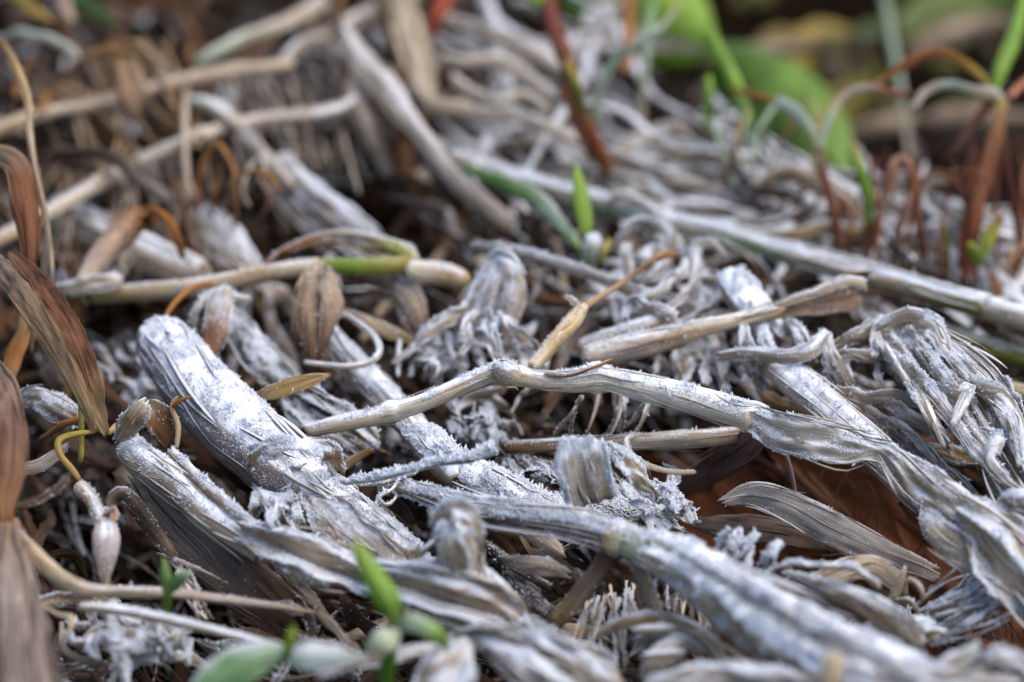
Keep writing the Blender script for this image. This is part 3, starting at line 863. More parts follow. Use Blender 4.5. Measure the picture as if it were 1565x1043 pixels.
tuft('rimed_twig_cluster', 'cluster of spiky rime-covered twigs at the near rim of the brown hollow', 'twig cluster', ((1085, 872), (1165, 900)), ((1105, 812), (1196, 838)), 13, 9, [BRN, GREY, LIL], 1.35, rim=4.0, hb=3.6, ht=4.9, sag=0, size=.0009, jit=9, bow=7)
mound('frosted_hummock', 'mound of combed frosted fibres just right of the long leaf edge in sharp focus', 'fibre mound', 925, 775, 80, 34, .8, 260, 32, 60, 3.2, [GREY, DGREY, LIL, BRN], .95, rim=.7, base=2.6)
scraps('frosted_scraps', 'ragged rimed leaf scraps at the left rim of the brown hollow', 'leaf scraps', 1008, 772, 48, 28, 18, 50, 46, 14, [GREY, LIL, PALE], 1.15, 2.8, 4.2, rim=2.2)
tuft('frosted_tuft', 'shaggy frosted fibre bundle alone at the lower right of the hollow', 'fibre bundle', ((1398, 930), (1425, 985)), ((1480, 872), (1535, 925)), 46, 5, [GREY, LIL, PALE, DGREY], .9, rim=1.4, hb=2.4, ht=3.4, sag=6, jit=10, bow=7)
scraps('frosted_scraps', 'dark straw crumbs with frosted edges below the square leaf scrap', 'leaf scraps', 815, 730, 60, 26, 16, 30, 44, 13, [DGREY, BRN, GREY, LIL], .85, 2.2, 3.6)
scraps('frosted_scraps', 'frosted crumpled shreds packed between split stalk and sheath panel', 'leaf scraps', 425, 778, 48, 30, 16, 70, 48, 16, [LIL, GREY, PALE], 1.1, 3.6, 4.9)
scraps('frosted_scraps', 'grey frosted crumbs of leaf below the knot of the bent stem', 'leaf scraps', 735, 650, 60, 34, 18, 40, 42, 11, [GREY, LIL, DGREY], .9, 2.0, 3.4)
scraps('frosted_scraps', 'white frosted leaf crumbs left of the broad green leaf at lower left', 'leaf scraps', 190, 985, 95, 40, 22, 25, 60, 18, [LIL, GREY, PALE], 1.0, 2.4, 4.0)
scraps('frosted_scraps', 'dim frosted crumbs behind the brown arching leaf at left', 'leaf scraps', 205, 572, 64, 48, 20, 50, 50, 12, [GREY, DGREY, LIL], .8, 1.6, 3.0, rim=.6)
st('curly white rimed fibre hanging under the rimed twig', [(612, 728, 4.2, 7), (600, 748, 4.1, 6), (578, 762, 4.0, 6), (592, 772, 3.9, 6), (606, 758, 3.8, 5), (590, 750, 3.8, 5), (574, 775, 3.6, 5), (592, 790, 3.4, 4)], name='curled_fibre', cat='fibre', col=GREY, frost=.95, seg=6, rim=3.0, size=.0007)
st('tan splinter poking up beside the collar of the thickest stalk', [(520, 716, 3.6, 16), (545, 700, 4.1, 13), (566, 688, 4.5, 8)], name='splinter', cat='splinter', col=[PALE, TAN, ORA], frost=.25, flat=.5, ends=('break', 'break'), rim=.5)
lf('ochre leaf tip with a frosted upper edge resting on the thickest stalk', [(385, 608, 4.6, 8, -10), (415, 600, 4.9, 24, -10), (455, 588, 5.1, 24, -10), (485, 578, 5.2, 16, -10), (502, 574, 5.2, 5, -10)], name='ochre_leaf', col=[TAN, (.42, .27, .1), TAN], frost=.33, cup=.05, crumple=.03, rim=1.2)

# stalks lying behind the bent stem
st('frosted stalk dropping behind the bent stem from the white fibre loop', [(508, 520, 3.3, 34), (545, 565, 3.2, 44), (590, 612, 3.0, 48), (640, 665, 2.8, 44)], name='frosted_stalk', cat='stalk', col=[LIL, GREY], frost=.95, seg=18, rough=.12, ends=('break', 'break'), rim=1.6)
lf('broad ridged frosted sheath between thickest stalk and bent stem', [(425, 590, 3.2, 30, 5), (470, 620, 3.4, 60, 8), (520, 652, 3.3, 72, 8), (570, 690, 3.0, 60, 5)], name='leaf_sheath', cat='sheath', col=[GREY, DGREY, GREY], frost=.7, ridges=(2.5, .08), cup=.15, crumple=.12, m=31, rim=1.6)
lf('frosted wrinkled leaf falling from the hanging orange leaf towards the bent stem', [(352, 478, 3.6, 20, 0), (375, 515, 3.8, 42, 10), (405, 555, 3.8, 50, 5), (445, 592, 3.4, 40, 0), (470, 615, 3.0, 22)], col=[GREY, DGREY, LIL], frost=.88, cup=.2, crumple=.14, wav=.1, rim=1.6)
st('white fibre curled into an open loop above the ridged sheath', [(500, 492, 4.0, 8), (520, 480, 4.3, 9), (548, 494, 4.5, 10), (574, 518, 4.5, 11), (580, 540, 4.4, 11), (560, 556, 4.3, 10), (520, 560, 4.3, 9), (462, 554, 4.2, 8)], name='fibre_loop', cat='fibre', col=[PALE, LIL], frost=.75, seg=9, flat=.6, rim=1.0)
st('straight white fibre crossing the open fibre loop', [(505, 490, 4.2, 11), (520, 518, 4.1, 11), (545, 552, 3.9, 9)], name='straw_fibre', cat='fibre', col=LIL, frost=.85, seg=8, rim=1.0)

# ================================================================== MIDDLE DISTANCE
thing('yellow_green_stem', 'straw stem with a lime-green bent-over sheath and thin dry tip folded back', 'stem', [
    ('stem', tube([(138, 452, 3.6, 26), (200, 448, 3.9, 27), (290, 440, 4.3, 28), (350, 430, 4.5, 27), (410, 418, 4.7, 26), (488, 406, 4.9, 26)], col=[(.3, .25, .1), TAN, PALE, TAN, PALE], frost=.5, seg=16, rough=.04,
                  ends=('round', 'break')), M_STALK),
    ('green_sheath', tube([(484, 407, 4.9, 24), (540, 407, 5.0, 25), (600, 406, 5.0, 26), (628, 400, 5.0, 22)], col=[(.34, .36, .06), (.24, .36, .04), (.36, .34, .07), YEL], frost=.3, seg=14, rough=.03, ends=('round', 'round')), M_GREEN),
    ('bent_tip', leaf([(630, 404, 5.0, 26, 0), (622, 386, 5.2, 26, 10), (595, 376, 5.35, 24, 10), (560, 362, 5.4, 13, 10), (520, 356, 5.4, 10, 10), (470, 366, 5.2, 9, 10), (425, 386, 5.0, 6, 10), (400, 410, 4.8, 4, 10)],
                      col=[YEL, (.36, .36, .05), TAN, PALE, TAN, ORA, ORA, BRN], frost=.5, cup=.25, crumple=.05, m=9), M_LEAF),
    ('dry_strand', leaf([(600, 384, 5.2, 12), (560, 380, 5.1, 8), (500, 370, 5.0, 6), (440, 385, 4.8, 5)], col=[YEL, TAN, ORA], frost=.3, m=5), M_LEAF),
    ('straw_end', tube([(618, 412, 4.9, 26), (655, 416, 4.85, 32), (690, 422, 4.8, 32), (718, 434, 4.7, 22)], col=[PALE, PALE, TAN, TAN], frost=.55, seg=14, rough=.04, ends=('round', 'round')), M_STALK),
], rim=.8)
thing('hanging_husk', 'brown papery husk in two lobes hanging from the straw stem', 'husk', [
    ('lobe', leaf([(488, 402, 5.3, 12, 0), (476, 436, 5.2, 36, 15), (470, 478, 4.9, 44, 15), (472, 522, 4.5, 28, 15), (478, 556, 4.1, 4, 10)], col=[PALE, (.36, .26, .17), (.3, .2, .13), BRN], frost=.3, cup=.2, ridges=(2, .03), crumple=.12, m=13), M_LEAF),
    ('lobe', leaf([(490, 402, 5.4, 10, 0), (502, 430, 5.4, 32, -15), (506, 466, 5.1, 36, -15), (498, 508, 4.7, 24, -10), (490, 545, 4.2, 4, 0)], col=[PALE, (.4, .3, .2), (.34, .24, .16), BRN], frost=.35, cup=.25, ridges=(1, .03), crumple=.12, m=11), M_LEAF),
], rim=.6)
thing('hanging_leaf', 'frosted orange-brown leaf folded over the straw stem at its left', 'leaf', [
    ('blade', leaf([(352, 440, 5.0, 18, 0), (338, 462, 5.1, 38, 5), (332, 495, 4.8, 40, 5), (328, 522, 4.4, 36, 5), (326, 543, 4.1, 14, 5)], col=[PALE, LIL, (.38, .22, .14), (.4, .18, .09)], frost=.55, cup=.12, ridges=(3, .03), crumple=.05, m=13), M_LEAF),
    ('curled_edge', leaf([(345, 442, 5.0, 10, 20), (318, 452, 5.0, 18, 40), (302, 472, 4.8, 16, 50), (294, 496, 4.5, 12, 50), (300, 514, 4.2, 6, 40)], col=[PALE, TAN, BRN], frost=.65, cup=.3, m=7), M_LEAF),
    ('curled_tip', leaf([(350, 452, 4.9, 12, 0), (365, 456, 4.9, 14, 0), (382, 458, 4.8, 8, 0)], col=PALE, frost=.85, m=7, cup=.3), M_LEAF),
], rim=1.2)
st('thin orange tendril bending down from the straw stem to the thickest stalk', [(330, 432, 5.0, 7), (295, 440, 5.0, 8), (268, 462, 4.9, 8), (248, 492, 4.7, 6)], name='dry_tendril', cat='tendril', col=ORA, frost=.2, seg=7, rim=.4)
lf('curled grey-brown leaf hooking down behind the straw stem end', [(545, 425, 4.0, 18, 20), (590, 428, 4.3, 34, 30), (620, 450, 4.2, 44, 25), (635, 485, 3.8, 42, 10), (650, 520, 3.4, 22)], col=[BRN, (.34, .26, .19), GREY, BRN], frost=.45, cup=.25, crumple=.08, m=13, rim=1.0)
lf('tan strip of straw lying below the curled leaf', [(515, 472, 3.8, 8, 0), (550, 488, 4.0, 18, 0), (590, 506, 3.9, 22, 0), (630, 520, 3.7, 10)], name='straw_strip', cat='straw strip', col=[TAN, PALE, (.4, .26, .1)], frost=.4, cup=.12, rim=.8)

# frayed stalk head and white curls, centre
thing('frayed_stalk', 'frayed stalk head with white knobbed top, torn strands spilling below', 'stalk', [
    ('sheath', leaf([(768, 396, 5.4, 34, 0), (756, 422, 5.2, 52, 10), (738, 462, 4.7, 58, 10), (716, 506, 4.0, 40, 0), (700, 530, 3.6, 16)], col=[PALE, (.38, .3, .25), (.34, .27, .22), GREY], frost=.6, cup=.25, ridges=(3, .05), crumple=.12, m=17, jag=.6), M_LEAF),
    ('sheath', leaf([(780, 402, 5.3, 20, -20), (786, 432, 5.1, 34, -20), (782, 468, 4.7, 36, -20), (776, 505, 4.2, 22, -10), (780, 530, 3.8, 8)], col=[PALE, LIL, (.36, .29, .25)], frost=.6, cup=.3, crumple=.12, m=11, jag=.5), M_LEAF),
    ('cap', leaf([(742, 402, 5.4, 10, 30), (758, 392, 5.7, 18, 20), (780, 396, 5.8, 20, -10), (796, 416, 5.5, 10, -30)], col=PALE, frost=1.3, cup=.1, crumple=.25, ragged=.25, m=11, jag=.6), M_LEAF),
], rim=1.4)
for i, (lab, pts) in enumerate([
    ('pale strand sweeping left and down from the frayed stalk head to a loose end', [(735, 462, 4.7, 16), (700, 478, 4.6, 22), (660, 505, 4.3, 18), (630, 535, 3.9, 13), (602, 552, 3.6, 8)]),
    ('torn white strip dropping crookedly left under the frayed stalk head', [(728, 478, 4.9, 14), (712, 496, 4.8, 18), (716, 522, 4.5, 16), (700, 548, 4.2, 8)]),
    ('broad torn white strip hanging straight below the frayed stalk head', [(746, 482, 5.0, 18), (748, 508, 4.9, 24), (756, 536, 4.6, 20), (766, 566, 4.1, 7)]),
    ('short torn strip splayed right below the frayed stalk head', [(768, 480, 5.0, 14), (786, 502, 4.9, 18), (806, 520, 4.6, 14), (824, 530, 4.3, 6)]),
]):
    lf(lab, [(*p, random.uniform(-35, 35)) for p in pts], name='frosted_strand', cat='strand', col=[LIL, PALE], frost=.8, m=11, cup=.05, crumple=.28, wav=.16, rim=1.0, group='strands spilling from the frayed stalk head', wob=.12, jag=.7, ragged=.25, twist=random.uniform(-1, 1))
tuft('frosted_shreds', 'low bundle of white shreds left of the frayed stalk strands', 'shreds', ((640, 548), (690, 540)), ((600, 560), (700, 575)), 9, 9, [LIL, GREY], .85, hb=3.2, ht=3.0, rim=1.4)
scraps('frosted_shreds', 'heap of white crumpled leaf shreds under the frayed stalk head', 'leaf shreds', 735, 535, 90, 40, 26, 35, 56, 11, [LIL, PALE, GREY], .85, 2.6, 4.0)
scraps('frosted_shreds', 'white crumpled leaf shreds heaped over the left of the rolled tan leaf', 'leaf shreds', 1000, 450, 90, 50, 26, 30, 60, 12, [LIL, PALE, GREY], .9, 3.0, 4.8, rim=.8)
scraps('frosted_shreds', 'pale torn shreds between the bent stem and the diving frosted stalk', 'leaf shreds', 1100, 565, 100, 34, 22, 60, 56, 13, [LIL, GREY, PALE], .75, 3.0, 4.6, rim=.8)
lf('long white strip arching from the frayed head across to the fibre tangle', [(722, 378, 4.6, 10, 10), (765, 380, 4.9, 18, 10), (830, 396, 5.1, 20, 10), (900, 418, 5.1, 18, 10), (955, 440, 4.9, 20, 10), (990, 462, 4.6, 18, 0), (1006, 482, 4.2, 8)], name='straw_strip', cat='straw strip', col=[GREY, LIL, GREY], back=DGREY, frost=.72, cup=.25, crumple=.05, rim=1.2)
# seed-stalk
thing('broken_twig', 'tan twig stub with a thin brown side shoot pointing up right', 'twig', [
    ('twig', tube([(812, 562, 5.4, 18), (832, 540, 5.6, 22), (856, 512, 5.8, 24), (878, 488, 5.9, 26), (890, 468, 6.0, 20)], col=[PALE, TAN, (.5, .36, .2), PALE], frost=.4, seg=14, rough=.09, ends=('break', 'break')), M_STALK),
    ('side_shoot', tube([(880, 478, 5.9, 12), (920, 452, 6.0, 9), (960, 426, 6.1, 8), (1000, 396, 6.2, 9), (1022, 380, 6.2, 7)], col=[TAN, (.4, .26, .14), BRN, TAN], frost=.3, seg=9, rough=.12, nodes=(.7,)), M_STALK),
    ('twig_fork', tube([(998, 398, 6.2, 7), (1018, 392, 6.15, 7), (1040, 388, 6.1, 5)], col=[BRN, ORA], frost=.3, seg=7), M_STALK),
    ('torn_scale', leaf([(888, 480, 6.0, 14), (878, 462, 6.2, 12), (862, 452, 6.2, 5)], col=[TAN, PALE], frost=.4, m=5), M_LEAF),
    ('thin_tip', tube([(830, 572, 5.4, 8), (870, 574, 5.5, 7), (905, 562, 5.6, 6), (938, 548, 5.6, 3)], col=[GREY, BRN, ORA], frost=.4, seg=7), M_STALK),
], rim=.8)
# right middle: long rolled leaves
thing('rolled_leaf', 'long rolled tan leaf reaching right to a wide open brown mouth', 'leaf', [
    ('roll', tube([(888, 548, 4.6, 30), (930, 538, 4.7, 44), (1000, 522, 4.9, 40), (1070, 503, 5.1, 30), (1130, 489, 5.3, 24), (1190, 474, 5.4, 24)], col=[LIL, (.4, .32, .26), TAN, PALE, TAN], frost=.55, seg=18, rough=.06, ridges=(5, .06), ends=('round', 'break')), M_STALK),
    ('open_mouth', leaf([(1170, 478, 5.4, 24, 0), (1220, 466, 5.5, 34, 14), (1265, 455, 5.5, 50, 20), (1305, 444, 5.4, 60, 20), (1326, 440, 5.2, 46, 20)], col=[TAN, (.32, .22, .15), (.26, .16, .1)], back=TAN, frost=.32, cup=-.25, ridges=(4, .05), crumple=.05, m=17), M_LEAF),
    ('rim_fold', leaf([(1180, 470, 5.5, 10, 0), (1240, 450, 5.8, 14, 0), (1290, 432, 5.9, 20, 0), (1322, 436, 5.7, 20, 0)], col=[TAN, PALE], frost=.6, cup=.3, crumple=.1, m=7), M_LEAF),
], rim=.9)
st('straw pipe lying along the rolled leaf, its end near the white tangle', [(882, 534, 4.0, 22), (930, 518, 4.4, 30), (985, 500, 4.8, 28), (1034, 478, 5.1, 22)], name='straw_pipe', cat='straw pipe', col=[LIL, GREY, PALE], frost=.7, seg=14, rough=.06, ends=('round', 'hollow'), rim=1.0)
# tangle above the roll
for lab, pts, kw in [
    ('crumpled white leaf loop at the left of the tangle under the long green-sided stalk', [(940, 385, 4.3, 18, 30), (955, 362, 4.7, 30, 30), (985, 345, 5.0, 36, 20), (1012, 356, 5.0, 34, -10), (1018, 384, 4.7, 28, -30), (1004, 412, 4.3, 18)], dict(cup=.3, crumple=.14)),
    ('grey strip dropping inside the crumpled white leaf loop', [(962, 356, 4.5, 16), (954, 385, 4.4, 22), (958, 414, 4.1, 18), (975, 440, 3.8, 10)], dict(cup=.25, crumple=.1)),
    ('white strap folded sharply like a chevron in the tangle', [(965, 395, 4.9, 14), (985, 392, 5.0, 18), (1003, 380, 5.0, 18), (1010, 402, 4.9, 17), (990, 430, 4.6, 14)], dict(cup=.2, crumple=.08)),
    ('tall white strap bent over at its top beside the frosted knob', [(1060, 462, 4.4, 14), (1066, 425, 4.8, 18), (1062, 385, 5.2, 18), (1078, 370, 5.3, 18), (1100, 385, 5.1, 15), (1110, 398, 4.9, 8)], dict(cup=.25, crumple=.08)),
    ('white strap crossing low in front of the frosted knob', [(1068, 424, 5.0, 12), (1090, 428, 5.1, 14), (1115, 422, 5.1, 14), (1140, 410, 5.0, 8)], dict(cup=.25)),
    ('pale strip slanting up right below the side shoot of the tan twig', [(960, 470, 4.8, 14), (1000, 445, 5.1, 20), (1035, 415, 5.2, 16), (1050, 398, 5.1, 8)], dict(cup=.25)),
    ('thin pale curved strip between the chevron strap and the rolled leaf', [(1005, 480, 4.7, 10), (1040, 458, 4.9, 15), (1065, 430, 5.0, 13), (1082, 415, 4.9, 7)], dict(cup=.25)),
    ('pale strip curling round the end of the straw pipe', [(958, 485, 4.9, 10), (962, 462, 5.1, 16), (990, 468, 5.2, 20), (1020, 482, 5.2, 18), (1030, 498, 5.0, 8)], dict(cup=.3, crumple=.12)),
    ('thin dark-edged strip bowing under the tall white strap', [(1020, 498, 4.3, 8), (1070, 480, 4.5, 12), (1100, 455, 4.6, 12), (1112, 430, 4.6, 7)], dict(cup=.3)),
]:
    lf(lab, [p if len(p) == 5 else (*p, random.uniform(-25, 25)) for p in pts], name='frosted_strap', cat='strap', col=[LIL, GREY, LIL], back=GREY, frost=.75, m=9, rim=1.0, group='straps of the white tangle', wob=.3, ragged=.15, **{**kw, 'crumple': .2, 'cup': .12})
thing('capped_stalk', 'bright white rounded knob of frost at the top of a stalk in the tangle', 'stalk', [
    ('culm', tube([(1112, 420, 5.3, 38), (1132, 448, 5.2, 50), (1160, 490, 4.8, 50), (1190, 530, 4.3, 46)], col=[PALE, LIL, GREY], frost=1.25, seg=24, rough=.2, cap=1.0, ridges=(7, .06), ends=('round', 'break')), M_STALK),
    ('shoulder', leaf([(1100, 438, 5.2, 12), (1125, 426, 5.5, 22), (1150, 440, 5.4, 20), (1165, 470, 5.1, 10)], col=PALE, frost=1.0, cup=.3, m=7), M_LEAF),
], rim=1.6)
tuft('torn_ribs', 'fan of white torn ribs dropping under the rolled leaf mouth', 'ribs', ((1128, 490), (1220, 492)), ((1150, 570), (1255, 545)), 8, 14, [LIL, PALE], .8, hb=5.0, ht=4.2, rim=1.0, jit=4, bow=8)
lf('white crimped strip running level over the top of the right frosted stalk', [(1100, 545, 4.8, 16, 0), (1150, 540, 5.1, 20, 0), (1200, 545, 5.2, 24, 10), (1240, 535, 5.3, 26, 0), (1262, 510, 5.4, 18, 0)], name='straw_strip', cat='straw strip', col=LIL, frost=.8, cup=.25, crumple=.12, wav=.1, rim=1.0)
st('frosted stalk diving under the crumpled leaf end of the bent stem', [(1178, 552, 4.5, 40), (1215, 585, 4.5, 54), (1270, 632, 4.4, 56), (1330, 685, 4.1, 54), (1385, 738, 3.6, 50), (1420, 775, 3.2, 44)], name='frosted_stalk', cat='stalk', col=[PALE, LIL, GREY, PALE], frost=.85, seg=22, rough=.08, crack=.1, ends=('round', 'break'), rim=1.0)
thing('crumpled_sheath', 'large crumpled white sheath with rope-like folds at the right edge', 'sheath', [
    ('sheath', leaf([(1362, 500, 4.9, 40, 0), (1410, 535, 5.1, 74, 0), (1468, 580, 5.2, 90, -5), (1515, 640, 5.0, 96, -5), (1550, 710, 4.6, 90, 0), (1590, 780, 4.2, 80, 0)], col=[LIL, PALE, LIL, GREY, LIL], back=BRN, frost=.62, cup=.16, ridges=(2.2, .13), crumple=.16, wav=.12, m=41, ragged=.12), M_LEAF),
    ('fold', leaf([(1340, 505, 5.5, 20, 0), (1385, 484, 5.9, 34, 20), (1425, 500, 6.0, 34, 10), (1445, 540, 5.9, 26, -20), (1490, 580, 5.9, 30, 0), (1535, 620, 5.7, 34, -20), (1552, 660, 5.4, 28, -30), (1560, 710, 5.0, 14)], col=[PALE, LIL, PALE], frost=.85, cup=.18, crumple=.2, wav=.15, m=11, wob=.12, ragged=.2), M_LEAF),
    ('fold', leaf([(1395, 512, 5.6, 10, 0), (1420, 545, 5.8, 22, 20), (1462, 600, 5.9, 26, 20), (1482, 592, 6.0, 18, 0), (1466, 628, 5.8, 16, 0), (1455, 650, 5.6, 6)], col=[LIL, PALE], frost=.85, cup=.15, crumple=.15, wav=.1, m=9, ragged=.15), M_LEAF),
    ('fold', leaf([(1350, 530, 5.3, 10, 0), (1395, 570, 5.6, 28, 25), (1430, 610, 5.6, 26, 10), (1465, 655, 5.4, 18, 0), (1500, 700, 5.3, 20, 0), (1540, 728, 5.0, 8)], col=[LIL, GREY], frost=.75, cup=.15, crumple=.16, wav=.1, m=9, ragged=.15), M_LEAF),
    ('fold', leaf([(1500, 655, 5.5, 8, 0), (1524, 672, 5.7, 24, 0), (1512, 702, 5.5, 20, 20), (1534, 732, 5.3, 16), (1562, 752, 5.0, 6)], col=LIL, frost=.75, cup=.2, crumple=.2, m=9), M_LEAF),
    ('fold', leaf([(1470, 568, 5.8, 8, 0), (1500, 590, 6.0, 26, 10), (1532, 602, 5.9, 22, 0), (1552, 634, 5.6, 8)], col=[PALE, LIL], frost=.85, cup=.2, crumple=.2, m=9), M_LEAF),
], rim=.9)
for lab, pts, c in [
    ('narrow split strip pointing right under the crumpled sheath', [(1262, 592, 4.4, 8, 0), (1300, 602, 4.6, 18, 10), (1350, 606, 4.7, 22, 10), (1400, 612, 4.6, 18, 0), (1438, 626, 4.4, 6)], LIL),
    ('narrow strip curving down right of the split strip', [(1340, 608, 4.5, 10, 0), (1385, 630, 4.6, 22, 0), (1425, 655, 4.4, 20, 0), (1450, 690, 4.1, 8)], LIL),
    ('long grey strip lying beside the diving frosted stalk', [(1300, 615, 3.9, 14, 0), (1360, 655, 4.0, 32, 0), (1420, 705, 3.9, 36, 0), (1480, 760, 3.6, 30, 0), (1510, 790, 3.3, 12)], GREY),
    ('thin frosted rib next to the long grey strip', [(1360, 640, 4.3, 8, 0), (1390, 660, 4.4, 14, 0), (1415, 690, 4.2, 12, 0), (1432, 710, 4.0, 5)], LIL),
    ('tan strip in shade under the lower end of the crumpled sheath', [(1410, 690, 3.2, 20, 0), (1470, 695, 3.3, 26, 0), (1530, 706, 3.2, 24), (1580, 720, 3.0, 16)], TAN),
    ('pale folded triangle of leaf above the diving frosted stalk', [(1262, 528, 4.7, 16, 20), (1268, 560, 4.6, 40, 20), (1285, 590, 4.3, 34, 20), (1300, 612, 4.0, 8)], (.4, .35, .31)),
    ('white bent strip from the crimped strip down to the pale triangle', [(1262, 515, 5.4, 14, 0), (1275, 545, 5.2, 16, 0), (1290, 570, 4.9, 14, 0), (1302, 586, 4.6, 7)], LIL),
    ('white level ridge of husk left of the crumpled sheath', [(1268, 542, 4.9, 12, 0), (1310, 545, 5.1, 18, 0), (1355, 538, 5.1, 18, 0), (1375, 528, 5.0, 8)], LIL),
    ('frosted fold standing up at the head of the crumpled sheath', [(1335, 545, 5.2, 10), (1338, 515, 5.4, 20), (1350, 495, 5.6, 22), (1345, 482, 5.6, 10)], PALE),
    ('pale ridge of husk sloping down to the mouth of the rolled leaf', [(1270, 530, 5.0, 10), (1300, 515, 5.2, 22), (1335, 500, 5.3, 24), (1352, 495, 5.3, 12)], GREY),
    ('thin wisp under the white level ridge', [(1340, 555, 4.8, 8), (1342, 580, 4.7, 10), (1355, 602, 4.5, 6)], LIL),
]:
    lf(lab, pts, name='straw_strip', cat='straw strip', col=c, frost=.6, cup=.08, crumple=.18, wav=.1, m=11, rim=.7, wob=.2, ragged=.15, group='strips round the crumpled sheath')
lf('small frosted hood of leaf at the right edge above the crumpled leaf end', [(1528, 775, 5.2, 18, 0), (1548, 765, 5.5, 36, 0), (1580, 770, 5.5, 46, 0), (1620, 790, 5.2, 40)], name='leaf_hood', col=[LIL, BRN], frost=.8, cup=.35, crumple=.1, rim=1.6)

# long stalk running to the right edge, and its neighbours
thing('long_stalk', 'long straight white stalk with green underside running to the right edge', 'stalk', [
    ('culm', tube([(690, 236, 3.0, 20), (760, 262, 3.2, 26), (850, 292, 3.4, 30), (935, 316, 3.6, 34), (1010, 336, 3.7, 32)], col=[PALE, LIL, GREY, (.22, .24, .1), FGR], frost=.75, seg=18, rough=.04, ends=('round', 'break')), M_STALK),
    ('culm', tube([(1000, 334, 3.7, 28), (1060, 345, 3.8, 32), (1110, 358, 3.9, 38), (1180, 380, 4.0, 32), (1260, 402, 4.1, 34), (1350, 426, 4.2, 38), (1440, 452, 4.3, 38), (1512, 470, 4.35, 38)],
                  col=[FGR, PALE, (.25, .28, .12), (.18, .24, .08), PALE, PALE, TAN, (.3, .28, .1), (.24, .25, .06)], frost=.82, seg=20, rough=.035, nodes=(.22, .45), ends=('break', 'break')), M_STALK),
    ('culm', tube([(1506, 469, 4.35, 40), (1560, 486, 4.4, 40), (1640, 508, 4.4, 40)], col=[PALE, LIL], frost=.7, seg=18, rough=.03), M_STALK),
    ('sheath_edge', leaf([(930, 310, 3.9, 8), (950, 300, 4.2, 18), (985, 312, 4.1, 16), (1010, 330, 3.9, 6)], col=PALE, frost=.7, cup=.3, m=7), M_LEAF),
], rim=.6)
st('olive stalk half hidden behind the crumpled sheath', [(1430, 508, 3.2, 30), (1490, 526, 3.3, 32), (1560, 546, 3.3, 32), (1640, 570, 3.3, 30)], name='olive_stalk', cat='stalk', col=[(.16, .15, .03), (.2, .19, .05), OLV], frost=.5, seg=16, rough=.03, rim=.4)
st('dull yellowish stalk stub at the right edge below the olive stalk', [(1500, 582, 3.0, 30), (1550, 600, 3.1, 32), (1640, 625, 3.1, 32)], name='stalk_stub', cat='stalk', col=[TAN, OLV], frost=.45, seg=16, rim=.4)

# the brown hollow
st('brown straw lying level across the head of the brown hollow', [(765, 684, 3.4, 20), (850, 680, 3.5, 22), (940, 676, 3.6, 22), (1000, 674, 3.6, 26), (1070, 670, 3.6, 28), (1150, 662, 3.6, 24), (1230, 655, 3.4, 22)], name='brown_straw', cat='straw', col=[BRN, (.28, .19, .12), LIL, (.32, .22, .14), BRN], frost=.5, seg=16, rough=.05, nodes=(.42,), ends=('round', 'round'), rim=.9)
st('thin pale ribbon looping down from the brown straw into the hollow', [(972, 666, 4.0, 9), (958, 672, 4.1, 10), (964, 694, 4.0, 10), (990, 712, 3.7, 9), (1030, 722, 3.3, 9), (1065, 722, 2.9, 8)], name='looped_ribbon', cat='ribbon', col=LIL, frost=.5, seg=8, flat=.4, rim=.6)
lf('dim brown blade slanting down through the hollow from the bent stem', [(1165, 655, 4.2, 40, 0), (1130, 690, 3.2, 46, 0), (1085, 720, 2.0, 42, 0), (1040, 748, .9, 30)], name='brown_strip', cat='leaf strip', col=[(.26, .17, .13), (.22, .13, .1)], frost=.1, cup=.08, rim=.2)
lf('flat grey leaf stretched along the floor of the brown hollow', [(1102, 768, 3.2, 14, 0), (1150, 756, 3.5, 40, 10), (1210, 776, 3.5, 48, 10), (1280, 812, 3.3, 54, 6), (1350, 846, 3.0, 44, 4), (1430, 876, 2.4, 20)], name='hollow_leaf', cat='leaf', col=[(.52, .45, .38), (.54, .47, .4), (.46, .38, .32)], frost=.42, cup=.1, crumple=.06, wav=.05, m=13, rim=.5)
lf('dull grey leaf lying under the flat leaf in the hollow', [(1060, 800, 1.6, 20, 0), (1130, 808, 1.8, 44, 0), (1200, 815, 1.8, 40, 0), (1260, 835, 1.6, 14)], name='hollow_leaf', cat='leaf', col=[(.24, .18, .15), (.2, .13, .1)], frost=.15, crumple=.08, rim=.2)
st('thin hair-like stem dangling in the hollow from the bent stem', [(1192, 668, 4.6, 7), (1206, 710, 3.8, 8), (1214, 750, 3.0, 8), (1216, 780, 2.6, 5)], name='dangling_straw', cat='stem', col=(.28, .2, .17), frost=.15, seg=6, rim=0)
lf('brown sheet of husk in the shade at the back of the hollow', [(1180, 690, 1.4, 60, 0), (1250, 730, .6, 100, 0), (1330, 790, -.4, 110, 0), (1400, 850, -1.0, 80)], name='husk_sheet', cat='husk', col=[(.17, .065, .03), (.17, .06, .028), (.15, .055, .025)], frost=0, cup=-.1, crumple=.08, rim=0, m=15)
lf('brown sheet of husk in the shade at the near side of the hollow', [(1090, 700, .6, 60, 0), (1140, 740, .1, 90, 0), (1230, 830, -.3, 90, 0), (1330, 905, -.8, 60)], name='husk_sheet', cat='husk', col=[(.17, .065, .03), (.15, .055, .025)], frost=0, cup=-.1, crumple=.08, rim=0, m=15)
tuft('dim_strips', 'dull brown leaf strips lying dim in the depth of the hollow', 'leaf strips', ((1060, 690), (1330, 740)), ((1180, 800), (1420, 850)), 6, 18, [(.14, .06, .032), (.17, .08, .045), (.1, .042, .024)], .0, rim=0, hb=.9, ht=1.4, bow=8, jit=14)
